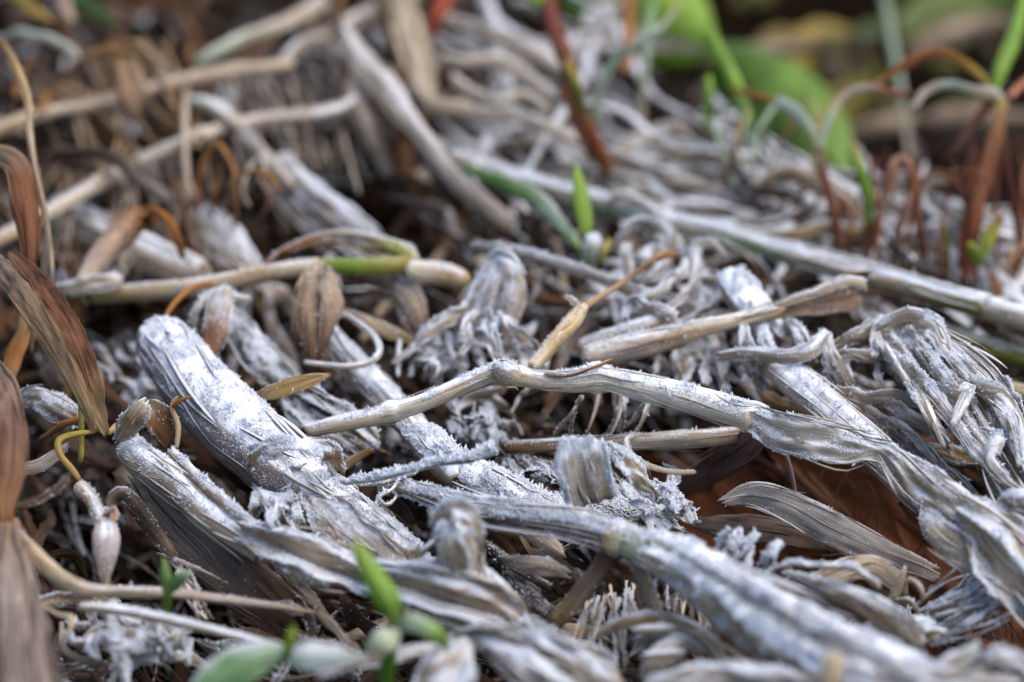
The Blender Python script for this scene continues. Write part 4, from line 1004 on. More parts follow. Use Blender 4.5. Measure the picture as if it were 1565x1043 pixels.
lf('brown sheet of husk in the shade right of the hollow under the crumpled leaf end', [(1370, 800, .6, 70, 0), (1430, 850, .2, 120, 0), (1510, 920, .0, 130, 0), (1600, 1000, .0, 100)], name='husk_sheet', cat='husk', col=[(.17, .065, .03), (.15, .055, .026)], frost=0, cup=-.1, crumple=.12, rim=0, m=15)
tuft('husk_strips', 'loose pale husk strips along the left of the crumpled sheath', 'husk strips', ((1345, 520), (1400, 500)), ((1440, 660), (1540, 690)), 12, 14, [LIL, PALE, GREY], .65, rim=.8, hb=5.2, ht=5.0, bow=7, jit=8)
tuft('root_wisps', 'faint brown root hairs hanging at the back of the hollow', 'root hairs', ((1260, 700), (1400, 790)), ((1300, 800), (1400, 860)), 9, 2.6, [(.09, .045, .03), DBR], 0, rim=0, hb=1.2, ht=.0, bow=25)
tuft('root_wisps', 'white torn fibres hanging under the middle of the bent stem', 'fibres', ((880, 600), (1010, 610)), ((850, 670), (990, 665)), 9, 8, [LIL, GREY], .5, rim=.8, hb=4.2, ht=2.6, bow=5, jit=16)
st('thin arching frosted twig over the near rim of the hollow', [(1168, 884, 4.6, 10), (1205, 864, 5.1, 12), (1250, 865, 5.3, 11), (1300, 868, 5.3, 12), (1330, 886, 5.1, 11), (1346, 902, 4.8, 8)], name='arching_twig', cat='twig', col=[BRN, GREY, GREY], frost=.8, seg=9, rough=.08, rim=2.5, size=.0008)
lf('frosted leaf with brown underside below the arching twig', [(1200, 882, 4.3, 18, 10), (1250, 900, 4.6, 36, 20), (1310, 922, 4.6, 50, 20), (1360, 950, 4.3, 52, 15), (1405, 985, 3.7, 24)], col=[(.3, .2, .14), GREY, (.34, .25, .18), LIL], back=BRN, frost=.72, cup=.22, crumple=.08, m=13, rim=1.6)
lf('pale folded leaf dim behind the arching twig', [(1245, 888, 3.2, 20, 0), (1290, 872, 3.4, 36, 0), (1335, 866, 3.3, 34, 0), (1370, 890, 3.0, 30), (1380, 915, 2.6, 12)], col=[GREY, PALE, GREY], frost=.35, cup=.1, crumple=.1, rim=.6)
thing('forked_twiglet', 'little forked frosty twiglet behind the arching twig', 'twig', [
    ('stem', tube([(1352, 932, 2.8, 12), (1370, 905, 3.3, 12), (1380, 880, 3.7, 9), (1383, 862, 3.9, 5)], col=GREY, frost=.5, seg=7), M_STALK),
    ('branch', tube([(1372, 900, 3.3, 8), (1392, 886, 3.6, 9), (1410, 905, 3.5, 9), (1408, 925, 3.1, 6)], col=GREY, frost=.5, seg=7), M_STALK),
    ('branch', tube([(1362, 920, 3.0, 8), (1390, 918, 3.3, 8), (1402, 935, 3.1, 8), (1412, 955, 2.7, 5)], col=GREY, frost=.6, seg=7), M_STALK),
], rim=.8)
thing('frost_knuckle', 'knuckle of frost with a pale prong right of the frosted brown leaf', 'twig', [
    ('knuckle', tube([(1400, 950, 3.4, 22), (1415, 965, 3.6, 32), (1412, 985, 3.3, 24)], col=GREY, frost=.95, seg=10, rough=.25), M_STALK),
    ('prong', tube([(1412, 972, 3.6, 10), (1432, 964, 3.9, 10), (1450, 968, 3.9, 6)], col=PALE, frost=.8, seg=7), M_STALK),
], rim=2.4)
tuft('root_wisps', 'dark fine rootlets under the shaggy frosted bundle at lower right', 'rootlets', ((1420, 935), (1540, 905)), ((1430, 1000), (1600, 960)), 26, 3.5, [(.2, .11, .08), DGREY], .2, rim=0, hb=2.4, ht=.8, bow=14)

# ================================================================== LEFT SIDE
thing('arching_leaf', 'big russet leaf arching down at the left, grey outside and red-brown inside', 'leaf', [
    ('outer_blade', leaf([(-30, 382, 8.3, 30, 8), (5, 416, 8.6, 34, 8), (46, 468, 8.5, 34, 8), (86, 528, 8.0, 28, 20), (114, 582, 7.3, 22, 8), (134, 628, 6.5, 18, 0), (142, 660, 5.8, 8)], col=[(.26, .19, .14), (.22, .16, .12), (.24, .16, .1), (.3, .21, .12), TAN], frost=.2, cup=.18, crumple=.12, wav=.12, ragged=.12, m=17), M_LEAF),
    ('inner_blade', leaf([(15, 385, 7.6, 12, 0), (42, 412, 7.6, 24, 0), (80, 462, 7.4, 36, 0), (114, 525, 6.9, 42, 0), (138, 585, 6.3, 36, 0), (152, 632, 5.6, 22, 0), (162, 662, 5.1, 8)], col=[(.25, .13, .07), (.18, .085, .048), (.16, .075, .042), (.2, .1, .055), TAN], frost=.12, cup=-.10, crumple=.1, wav=.1, m=17, ragged=.1), M_LEAF, 'red-brown inner side'),
], rim=0)
lf('hanging red-brown leaf with pale rim at the left edge', [(-40, 238, 8.4, 20, 0), (-5, 236, 8.8, 32, 0), (24, 252, 8.9, 40, -10), (36, 300, 8.4, 46, -10), (44, 350, 7.8, 36, -10), (46, 395, 7.2, 22, 0), (44, 430, 6.6, 8)], name='hanging_leaf', col=[PALE, (.36, .26, .17), (.2, .09, .045), (.18, .075, .04), (.22, .11, .06)], frost=.14, cup=.12, fold=.2, crumple=.06, wav=.06, ragged=.04, m=15, rim=0)
st('tall thin dry stem standing at the left edge', [(0, 62, 10.0, 13), (20, 95, 9.9, 15), (42, 150, 9.5, 14), (45, 195, 9.1, 11), (52, 250, 8.6, 10), (66, 310, 7.9, 9), (75, 370, 7.1, 9), (79, 425, 6.2, 7), (70, 470, 5.0, 6), (64, 520, 3.2, 6)], name='dry_stalk', col=[BRN, TAN, (.38, .29, .2), GREY, PALE, GREY], frost=.15, seg=10, rough=.1, nodes=(.3, .72), rim=0)
lf('thin pale strip running along the hanging red-brown leaf', [(58, 260, 8.2, 6), (54, 330, 7.8, 9), (52, 400, 7.1, 8), (50, 470, 6.0, 8), (48, 540, 4.6, 6)], name='straw_strip', cat='straw strip', col=[PALE, TAN], frost=.2, m=5, rim=0)
lf('twisted tan leaf falling under the big russet leaf', [(38, 470, 5.6, 10, 0), (35, 510, 5.2, 26, 30), (20, 550, 4.7, 30, 20), (10, 590, 4.2, 18), (14, 620, 3.8, 8)], col=[TAN, ORA, TAN], frost=.08, cup=.2, crumple=.08, rim=0)
lf('blurred brown leaf along the left edge above the pale woody stalk', [(-20, 540, 7.0, 16, 0), (6, 590, 7.2, 36, 0), (18, 650, 7.0, 44, 0), (16, 720, 6.6, 44, 0), (8, 780, 6.1, 28, 0), (18, 825, 5.4, 14)], col=[GREY, (.26, .18, .14), (.2, .115, .08), (.22, .11, .065), (.3, .15, .06)], frost=.2, cup=.1, crumple=.08, wav=.08, ragged=.05, m=15, rim=0)
thing('woody_stalk', 'pale woody stalk in soft focus at the lower left corner', 'stalk', [
    ('culm', tube([(10, 800, 5.6, 44), (20, 870, 5.7, 64), (30, 950, 5.8, 78), (40, 1040, 5.8, 88), (48, 1120, 5.7, 90)], col=[(.24, .14, .085), (.25, .18, .14), (.28, .22, .18), (.24, .18, .15), (.28, .22, .18)], frost=.22, seg=32, rough=.10, ridges=(9, .06), crack=.2, flat=.8, ends=('round', 'round')), M_STALK),
    ('side_branch', tube([(20, 815, 5.8, 22), (50, 845, 5.4, 24), (90, 882, 4.9, 26), (130, 900, 4.5, 20), (180, 905, 4.3, 17), (260, 906, 4.1, 18), (340, 916, 3.9, 14), (420, 926, 3.6, 11), (485, 937, 3.2, 6)], col=[TAN, PALE, GREY, LIL, GREY], frost=.5, seg=12, rough=.07, ridges=(5, .05)), M_STALK),
], rim=.4)
st('thin frosted straw below the side branch of the woody stalk', [(118, 928, 4.2, 12), (180, 932, 4.5, 17), (250, 946, 4.5, 16), (330, 964, 4.4, 15), (420, 988, 4.2, 12), (470, 1002, 3.9, 8)], name='frosted_straw', cat='straw', col=[LIL, GREY], frost=.75, seg=10, rough=.1, rim=.8)
st('thin tan bent straw beside the woody stalk', [(62, 925, 4.8, 5), (90, 940, 4.9, 6), (112, 946, 5.0, 8), (102, 970, 4.7, 7), (86, 992, 4.3, 5)], name='bent_straw', cat='straw', col=PALE, frost=.2, seg=7, rim=.2)
thing('folded_leaf', 'small tent-folded dry leaf with white rim at the tip of the split stalk', 'leaf', [
    ('panel', leaf([(178, 676, 4.5, 14, 20), (196, 652, 5.0, 36, 20), (214, 628, 5.5, 34, 10), (226, 612, 5.7, 12)], col=[PALE, TAN, PALE], frost=.8, cup=.03, crumple=.12, wav=.06, m=11), M_LEAF),
    ('panel', leaf([(222, 614, 5.6, 14, -10), (240, 634, 5.3, 44, -15), (250, 656, 4.9, 40, -15), (258, 684, 4.4, 14)], col=[PALE, (.24, .13, .06), (.16, .08, .035), BRN], frost=.4, cup=-.1, crumple=.14, wav=.1, m=13), M_LEAF),
], rim=1.4)
thing('hooked_tendril', 'twin-tipped brown hook rising beside the folded dry leaf', 'tendril', [
    ('stem', tube([(270, 690, 4.4, 7), (272, 650, 5.0, 9), (262, 622, 5.4, 8), (275, 604, 5.6, 6)], col=[PALE, TAN, BRN], frost=.4, seg=7), M_STALK),
    ('second_tip', tube([(262, 624, 5.4, 6), (276, 612, 5.6, 7), (292, 606, 5.7, 4)], col=[BRN, ORA], frost=.2, seg=7), M_STALK)], rim=.8)
lf('frosted crumpled leaf lying left under the russet leaf tip', [(20, 612, 4.0, 16, 0), (55, 608, 4.3, 34, 0), (95, 628, 4.3, 44, 0), (130, 648, 4.0, 16)], col=[PALE, LIL, BRN], frost=.7, crumple=.16, cup=.2, rim=1.0)
st('tangled orange tendril under the russet leaf tip', [(60, 672, 3.8, 8), (95, 650, 4.4, 12), (130, 642, 4.7, 12), (160, 660, 4.6, 11), (185, 645, 4.6, 9)], name='dry_tendril', cat='tendril', col=[BRN, ORA, TAN], frost=.2, seg=8, wob=.3, rim=.3)
thing('yellow_tendril', 'bent yellow shoot under the russet leaf tip, at the left', 'tendril', [
    ('shoot', tube([(148, 660, 5.0, 6), (115, 664, 5.2, 10), (90, 674, 5.3, 11), (92, 695, 5.1, 10), (110, 718, 4.8, 11), (124, 738, 4.5, 9)], col=[(.36, .26, .08), (.34, .25, .05), (.36, .22, .06), (.4, .26, .1)], frost=.15, seg=10, rough=.06), M_STALK),
    ('upright', tube([(122, 606, 5.6, 7), (124, 640, 5.2, 9), (124, 690, 4.6, 9), (122, 710, 4.2, 7)], col=[(.4, .36, .12), OLV, YEL], frost=.15, seg=8), M_STALK)], rim=.2)
thing('seed_head', 'dried grey seed head hanging point down at the left', 'seed head', [
    ('stalk', tube([(120, 742, 4.7, 22), (138, 762, 4.8, 22), (150, 785, 4.8, 20), (158, 806, 4.7, 22)], col=[PALE, (.36, .2, .1), PALE], frost=.55, seg=10, rough=.14), M_STALK),
    ('calyx', tube([(164, 802, 4.9, 30), (163, 822, 4.9, 40), (162, 850, 4.6, 34), (161, 880, 4.2, 18), (163, 902, 3.9, 6)], col=[LIL, (.4, .33, .3), GREY], frost=.6, seg=16, ridges=(8, .12), rough=.05, flat=.6), M_STALK),
    ('bract', leaf([(160, 790, 4.9, 10), (176, 780, 5.1, 14), (170, 805, 5.0, 10)], col=(.34, .2, .12), frost=.4, m=5), M_LEAF),
], rim=1.0)
lf('dark folded leaf arching beside the seed head', [(168, 800, 3.9, 10, 0), (172, 765, 4.4, 22, 20), (190, 755, 4.6, 24, 10), (215, 785, 4.2, 26, 0), (250, 830, 3.4, 22, 0), (275, 860, 2.9, 8)], name='dark_leaf', col=[LIL, DGREY, DGREY, GREY], frost=.4, cup=.25, rim=.5)
lf('curved grey strip between yellow shoot and woody stalk', [(20, 720, 4.6, 16), (60, 712, 4.7, 22), (90, 692, 4.8, 16), (104, 680, 4.8, 8)], name='straw_strip', cat='straw strip', col=[LIL, (.36, .3, .26)], frost=.4, rim=.4)
tuft('brown_shreds', 'brown straw shreds in the dark gap below the torn flap', 'shreds', ((170, 720), (300, 860)), ((330, 880), (470, 960)), 22, 10, [(.17, .09, .045), BRN, DGREY], .15, rim=.2, hb=1.8, ht=1.0, bow=10)
tuft('grey_wisps', 'thin grey wisps crossing the dark gap right of the small twin-leaf sprout', 'wisps', ((235, 845), (300, 880)), ((350, 880), (300, 960)), 8, 7, [GREY, LIL], .45, rim=.5, hb=2.8, ht=2.6, bow=10)

# upper left
def arc(label, pts, name='dry_tendril', cat='tendril', **kw):
    kw.setdefault('frost', .12)
    return st(label, pts, name=name, cat=cat, rim=0, **kw)
st('long straw slanting from the left edge up to the white forked stalk', [(-40, 385, 3.6, 22), (40, 345, 3.9, 23), (120, 298, 4.1, 23), (200, 254, 4.2, 22), (290, 214, 4.3, 21), (380, 186, 4.3, 20), (460, 176, 4.2, 18), (545, 160, 4.0, 18)], name='long_straw', cat='straw', col=[TAN, PALE, (.46, .4, .33), PALE, LIL, LIL], frost=.5, seg=16, rough=.035, nodes=(.33, .62), rim=.2)
st('upper tan straw lying level above the long slanting straw', [(-30, 210, 4.4, 22), (60, 175, 4.6, 21), (150, 158, 4.7, 20), (240, 132, 4.7, 20), (330, 112, 4.6, 20), (450, 98, 4.3, 16)], name='tan_straw', cat='straw', col=[TAN, PALE, (.42, .3, .24), PALE, PALE], frost=.4, seg=14, rough=.035, nodes=(.5,), rim=0)
st('thick blurred stalk stub under the straw with rolled orange leaf', [(85, 318, 2.6, 48), (150, 350, 2.8, 56), (230, 390, 2.9, 58), (315, 425, 2.8, 48)], name='stalk_stub', cat='stalk', col=[PALE, LIL, GREY], frost=.65, seg=20, rough=.06, ends=('round', 'round'), rim=.2)
thing('rolled_dry_leaf', 'rolled dry leaf with ragged orange mouth propped on the stalk stub', 'leaf', [
    ('roll', tube([(125, 440, 4.2, 26), (148, 405, 4.6, 36), (175, 370, 5.0, 38), (205, 338, 5.3, 40), (228, 340, 5.3, 30)], col=[PALE, (.36, .27, .21), (.34, .23, .16), (.3, .17, .1), ORA], frost=.3, seg=16, rough=.12, ridges=(5, .08), ends=('round', 'hollow')), M_STALK),
    ('curl', leaf([(205, 330, 5.4, 12), (232, 322, 5.7, 14), (258, 338, 5.7, 16), (272, 368, 5.3, 14), (280, 395, 4.8, 8)], col=[BRN, ORA, ORA, BRN], frost=.12, cup=.2, m=7), M_LEAF),
    ('torn_foot', leaf([(90, 445, 4.0, 20), (130, 436, 4.3, 26), (170, 430, 4.4, 24), (182, 418, 4.4, 12)], col=[LIL, PALE], frost=.7, crumple=.12, m=9), M_LEAF),
], rim=.4)
for lab, pts, c in [
    ('brown arch over the round blurred gap at upper left', [(75, 130, 5.0, 12), (120, 98, 6.0, 15), (165, 75, 6.6, 18), (205, 85, 6.5, 16), (235, 110, 6.0, 12), (255, 150, 5.2, 9)], [(.3, .17, .1), ORA, TAN]),
    ('pale thin arch above the brown arch at upper left', [(160, 72, 6.4, 10), (205, 64, 6.8, 12), (235, 90, 6.5, 12), (252, 125, 5.9, 8)], [ORA, (.4, .26, .16)]),
    ('pale green-tinged arch at the top left edge', [(-20, 62, 5.6, 14), (40, 52, 6.2, 16), (90, 60, 6.2, 18), (122, 92, 5.6, 14)], [PALE, (.42, .4, .28), PALE]),
    ('short orange hook hanging right of the dark bud', [(258, 130, 5.4, 8), (272, 160, 5.1, 11), (286, 195, 4.6, 11), (285, 225, 4.0, 7)], [ORA, RED, (.4, .12, .1)]),
    ('small rust-coloured upright stem above the tan straw', [(284, 118, 5.0, 8), (288, 90, 5.6, 9), (291, 62, 6.1, 12)], [BRN, ORA]),
    ('orange loop left of the tallest orange loop in the straw', [(300, 330, 3.4, 9), (306, 265, 4.6, 12), (325, 222, 5.5, 14), (350, 238, 5.4, 12), (362, 275, 4.8, 8)], [RED, ORA, (.4, .17, .06)]),
    ('dark orange upright in the middle of the orange loops', [(322, 325, 3.4, 16), (332, 285, 4.3, 16), (336, 250, 5.0, 10)], [RED, ORA, BRN]),
    ('orange loop arching right from the orange loops', [(345, 290, 4.4, 9), (378, 262, 5.2, 10), (412, 272, 5.2, 11), (432, 300, 4.6, 7)], [(.4, .24, .14), ORA, ORA]),
    ('thin orange stem upright among the orange loops', [(356, 355, 3.4, 9), (360, 310, 4.3, 9), (356, 268, 5.0, 6)], [RED, ORA]),
    ('faint brown loop low among the orange loops', [(395, 340, 3.6, 8), (412, 300, 4.4, 10), (395, 270, 4.8, 9)], [BRN, (.36, .2, .12)]),
    ('pale orange loop behind the orange loops', [(382, 320, 3.9, 8), (372, 280, 4.6, 9), (395, 240, 5.2, 9), (408, 262, 5.0, 7)], [(.4, .26, .17), PALE]),
    ('rusty curl at the far left behind the tall dry stem', [(22, 150, 4.6, 14), (34, 110, 5.2, 18), (50, 88, 5.6, 16)], [ORA, BRN]),
    ('small orange spur below the round gap', [(60, 175, 4.8, 14), (72, 150, 5.1, 16), (80, 140, 5.2, 9)], [ORA, ORA]),
]:
    arc(lab, [(a_, b_, c_, d_ * .72) for a_, b_, c_, d_ in pts], col=[np.array(q_) * np.array([.8, .92, 1.05]) for q_ in c], seg=8, flat=.35, rough=.16, wob=.35, group='dry orange tendrils at upper left')
tuft('withered_grass', 'wisps of withered brown grass round the dark bud at upper left', 'grass', ((20, 150), (260, 60)), ((120, 260), (330, 200)), 22, 5, [(.26, .16, .09), (.2, .12, .07), TAN, GREY], .12, rim=0, hb=3.4, ht=4.4, bow=22, jit=22)
tuft('withered_grass', 'wisps of thin grey grass between the orange loops and forked stalk', 'grass', ((330, 120), (520, 60)), ((430, 300), (560, 240)), 24, 5, [GREY, LIL, (.2, .15, .11), DGREY], .4, rim=0, hb=3.0, ht=3.0, bow=18, jit=22)
tuft('withered_grass', 'wisps of thin dry grass below the long slanting straw at left', 'grass', ((60, 260), (300, 220)), ((60, 420), (330, 400)), 22, 5, [GREY, LIL, (.22, .14, .09), BRN], .3, rim=0, hb=3.2, ht=3.0, bow=20, jit=22)
tuft('withered_grass', 'thin reddish grass stems standing in the reed thicket at right', 'grass', ((1290, 400), (1560, 440)), ((1330, 250), (1570, 230)), 16, 7, [RED, MAR, (.3, .14, .07), (.22, .12, .07)], .08, rim=0, hb=2.4, ht=4.8, sag=0, bow=14, jit=14)
tuft('withered_grass', 'thin arching dry blades in front of the big green leaf', 'grass', ((1060, 280), (1230, 320)), ((1090, 150), (1260, 170)), 8, 7, [(.3, .17, .09), FGR, (.34, .3, .14)], .12, rim=0, hb=2.6, ht=5.0, sag=0, bow=26, jit=16)
thing('dark_bud', 'dark pointed bud drooping from the brown arch', 'bud', [
    ('bud', tube([(184, 90, 6.2, 14), (192, 125, 6.0, 26), (200, 160, 5.6, 32), (208, 190, 5.1, 10)], col=[(.36, .2, .1), (.24, .15, .09), (.16, .1, .06)], frost=.08, seg=14, rough=.06, ridges=(5, .08)), M_STALK),
    ('husk_strip', leaf([(190, 82, 6.4, 8), (212, 115, 6.2, 14), (222, 150, 5.7, 10)], col=[TAN, (.34, .25, .17)], frost=.12, m=5), M_LEAF)], rim=0)
lf('yellow leaf tip poking in at the top left corner', [(5, -20, 6.0, 16), (35, 4, 6.1, 18), (60, 22, 6.0, 16), (82, 32, 5.8, 6)], name='yellow_leaf', mat=M_GREEN, col=[(.3, .34, .06), YEL, (.5, .32, .08)], frost=.1, rim=0)
lf('olive blade lying at the top left', [(100, -10, 5.0, 26), (140, 15, 5.0, 30), (175, 38, 4.8, 20)], col=[DGR, (.1, .13, .04)], frost=.15, mat=M_GREEN, rim=0)
lf('pinkish dry strip at the top left', [(92, -15, 5.6, 20), (100, 10, 5.6, 18), (112, 34, 5.3, 10)], name='straw_strip', cat='straw strip', col=[(.42, .24, .19), PALE], frost=.2, rim=0)
lf('broad pale blue-grey strip behind the orange loops', [(425, 250, 3.4, 40, 10), (455, 290, 3.5, 60, 15), (510, 335, 3.4, 70, 15), (560, 375, 3.1, 60, 10), (595, 400, 2.8, 40)], name='broad_strip', cat='straw strip', col=[LIL, GREY, GREY], frost=.72, cup=.18, ridges=(2, .05), rim=.2, m=15)
lf('grey broad leaf left of the yellow-green stem bend', [(300, 330, 2.9, 40, 0), (340, 365, 3.1, 62, 0), (375, 405, 3.0, 50, 0), (395, 435, 2.7, 20)], col=[GREY, LIL, GREY], frost=.62, cup=.2, crumple=.08, rim=.2)
st('greyish straw angling down behind the orange loops', [(335, 160, 4.4, 18), (375, 205, 4.3, 22), (415, 250, 4.1, 22), (450, 290, 3.7, 18)], name='straw_stalk', col=[PALE, (.4, .34, .3), GREY], frost=.45, seg=12, rim=0)
st('curved pale-green straw at the head of the greyish straw', [(290, 155, 4.5, 18), (320, 160, 4.8, 22), (350, 180, 4.7, 20), (368, 200, 4.4, 16)], name='straw_stalk', col=[FGR, PALE], frost=.6, seg=12, rim=0)
st('dark thin stem curving across under the tall dry stem', [(50, 240, 4.4, 14), (110, 232, 4.8, 16), (165, 238, 4.9, 18), (205, 268, 4.5, 22), (260, 310, 3.8, 24)], name='dark_stalk', col=[DBR, DGREY, (.22, .18, .16)], frost=.2, seg=10, rim=0)
st('slim grey upright stem in front of the long slanting straw', [(285, 120, 5.6, 8), (282, 170, 5.2, 10), (284, 235, 4.6, 11), (286, 310, 3.4, 10)], name='upright_straw', col=[BRN, LIL, LIL, GREY], frost=.15, seg=8, rim=0)

# ================================================================== TOP CENTRE
thing('forked_stalk', 'large blurred white stalk forking down from the top centre', 'stalk', [
    ('culm', tube([(512, 20, 4.4, 20), (532, 60, 4.8, 28), (560, 105, 5.0, 40), (590, 135, 5.0, 46), (612, 168, 4.8, 36), (650, 215, 4.4, 27), (690, 265, 3.9, 28), (735, 310, 3.3, 28), (785, 350, 2.6, 22)], col=[(.26, .2, .15), GREY, LIL, GREY, LIL, (.26, .2, .15)], frost=.55, seg=20, rough=.16, ridges=(5, .1), flat=.7, crack=.15), M_STALK),
    ('lower_fork', tube([(555, 100, 4.6, 30), (545, 150, 4.2, 36), (570, 215, 3.6, 30), (600, 275, 2.8, 22)], col=[LIL, GREY, DGREY], frost=.4, seg=12, rough=.08), M_STALK),
    ('side_fork', tube([(560, 135, 4.4, 20), (530, 165, 4.2, 20), (490, 178, 4.1, 20), (420, 186, 3.9, 16)], col=[GREY, LIL], frost=.65, seg=12), M_STALK),
    ('right_fork', tube([(640, 200, 4.1, 24), (670, 265, 3.6, 30), (700, 300, 3.0, 26)], col=[GREY, DGREY], frost=.4, seg=12), M_STALK),
], rim=0)
thing('curled_husk', 'tall blurred tan husk curling down right of the forked stalk', 'husk', [
    ('outer', leaf([(600, -30, 5.6, 40, 0), (622, 40, 5.8, 48, 0), (640, 100, 5.6, 42, 0), (650, 140, 5.2, 34, 0), (668, 162, 4.8, 28, 0), (720, 172, 4.4, 26, 0)], col=[(.3, .18, .1), (.4, .3, .2), PALE, PALE, LIL], frost=.35, cup=.3, m=11), M_LEAF),
    ('inner', leaf([(582, -20, 5.2, 30, 0), (598, 30, 5.2, 36, 0), (612, 80, 4.9, 30, 0), (625, 125, 4.4, 18, 0)], col=[BRN, (.24, .13, .06), (.3, .18, .1)], frost=.06, cup=-.2, m=9), M_LEAF),
], rim=0)
st('dark stem ending at the top of the forked stalk', [(524, -30, 6.4, 14), (520, 10, 6.0, 16), (514, 46, 5.4, 14)], name='dark_stalk', col=[(.14, .07, .03), BRN], frost=.05, seg=9, rim=0)
lf('red strip of leaf leaning at the top centre', [(688, -25, 5.8, 24), (672, 15, 5.6, 26), (655, 50, 5.0, 22), (648, 72, 4.6, 8)], name='red_leaf', col=[(.34, .06, .04), (.3, .07, .04), RED], frost=.05, rim=0)
for lab, pts, c in [
    ('pale blurred stalk right of the tan husk, uppermost of three', [(665, 25, 4.0, 26), (740, 50, 4.2, 34), (800, 70, 4.2, 36), (870, 110, 3.9, 30)], [PALE, LIL, PALE]),
    ('pale blurred stalk right of the tan husk, middle of three', [(672, 85, 3.8, 22), (700, 95, 4.0, 28), (770, 95, 4.1, 30), (850, 150, 3.8, 28)], [LIL, PALE, LIL]),
    ('pale blurred stalk right of the tan husk, lowest of three', [(655, 160, 4.0, 26), (720, 172, 4.1, 30), (790, 178, 4.1, 28), (850, 200, 3.9, 24), (920, 235, 3.4, 18)], [PALE, LIL, PALE]),
    ('white knotted straw sloping down to the red-brown reed', [(690, 115, 4.2, 20), (720, 140, 4.4, 28), (760, 155, 4.5, 26), (800, 145, 4.4, 24), (840, 170, 4.0, 20)], [PALE, LIL]),
    ('pale straw behind the forked stalk at the top left of it', [(300, 95, 3.6, 22), (370, 60, 3.9, 30), (430, 40, 4.0, 34), (500, 0, 3.8, 34)], [FGR, PALE, LIL]),
    ('grey straw crossing behind the forked stalk head', [(420, 110, 3.8, 22), (460, 70, 4.2, 36), (500, 55, 4.3, 36), (560, 20, 4.2, 30), (640, -10, 4.0, 26)], [GREY, LIL, LIL]),
]:
    st(lab, [(a_, b_, c_, d_ * .66) for a_, b_, c_, d_ in pts], name='pale_stalk', cat='stalk', col=c, frost=.55, seg=12, rough=.1, ridges=(5, .08), flat=.6, nodes=(.45,), rim=0, group='pale blurred stalks at the top')

# reeds and grass at the upper right
thing('red_reed', 'jointed red-brown reed standing in front of the green leaves', 'reed', [
    ('stem', tube([(832, -20, 8.0, 26), (846, 40, 7.4, 27), (868, 100, 6.6, 24), (888, 170, 5.4, 22), (912, 225, 4.2, 22), (930, 262, 3.2, 20)], col=[(.2, .1, .05), MAR, (.16, .05, .035), (.2, .12, .04), RED, (.26, .1, .03)], frost=.06, seg=14, rough=.04, nodes=(.42, .88)), M_STALK),
    ('sheath', leaf([(866, 95, 6.8, 10), (880, 130, 6.3, 14), (892, 165, 5.6, 12), (900, 190, 5.0, 6)], col=[YEL, OLV, TAN], frost=.05, cup=.3, m=7), M_LEAF),
    ('side_stem', tube([(858, 130, 5.8, 8), (868, 160, 5.2, 10), (885, 205, 4.4, 9), (905, 245, 3.6, 7)], col=[RED, MAR], frost=.05, seg=8), M_STALK),
    ('top_leaf', leaf([(800, -20, 8.2, 14), (820, 0, 8.0, 20), (836, 10, 7.7, 10)], col=LGR, frost=0, m=5), M_GREEN),
], rim=0)
G = dict(mat=M_GREEN, rim=0, m=7, crumple=.03)
thing('green_shoot', 'green shoot with one upright and one frosted lying leaf beside the long stalk', 'shoot', [
    ('upright_leaf', leaf([(880, 252, 6.2, 3, 0), (884, 275, 5.9, 17, 0), (890, 312, 5.4, 27, 0), (895, 345, 4.9, 22, 0), (897, 362, 4.6, 10)], col=[LGR, (.3, .48, .05), (.33, .48, .07)], frost=.03, cup=.1, crumple=.02, m=9), M_GREEN),
    ('lying_leaf', leaf([(700, 252, 3.9, 5, 10), (740, 268, 4.2, 20, 10), (790, 288, 4.5, 28, 15), (825, 308, 4.6, 26, 10), (855, 340, 4.6, 20, 0), (878, 368, 4.5, 14), (888, 385, 4.3, 8)], col=[GRN, (.18, .36, .06), (.26, .42, .12), FGR, (.26, .4, .12)], frost=.42, cup=.15, crumple=.03, m=9), M_GREEN),
    ('sheath_base', tube([(902, 358, 4.7, 20), (907, 376, 4.6, 32), (902, 398, 4.2, 30), (898, 425, 3.6, 20)], col=[FGR, (.42, .46, .36), (.3, .28, .1)], frost=.7, seg=14, ridges=(4, .08), flat=.6, rough=.06), M_GREEN),
    ('bract', leaf([(932, 365, 4.8, 6), (925, 382, 4.7, 12), (915, 405, 4.3, 8)], col=[YEL, OLV], frost=.2, m=5), M_GREEN),
], rim=.3)
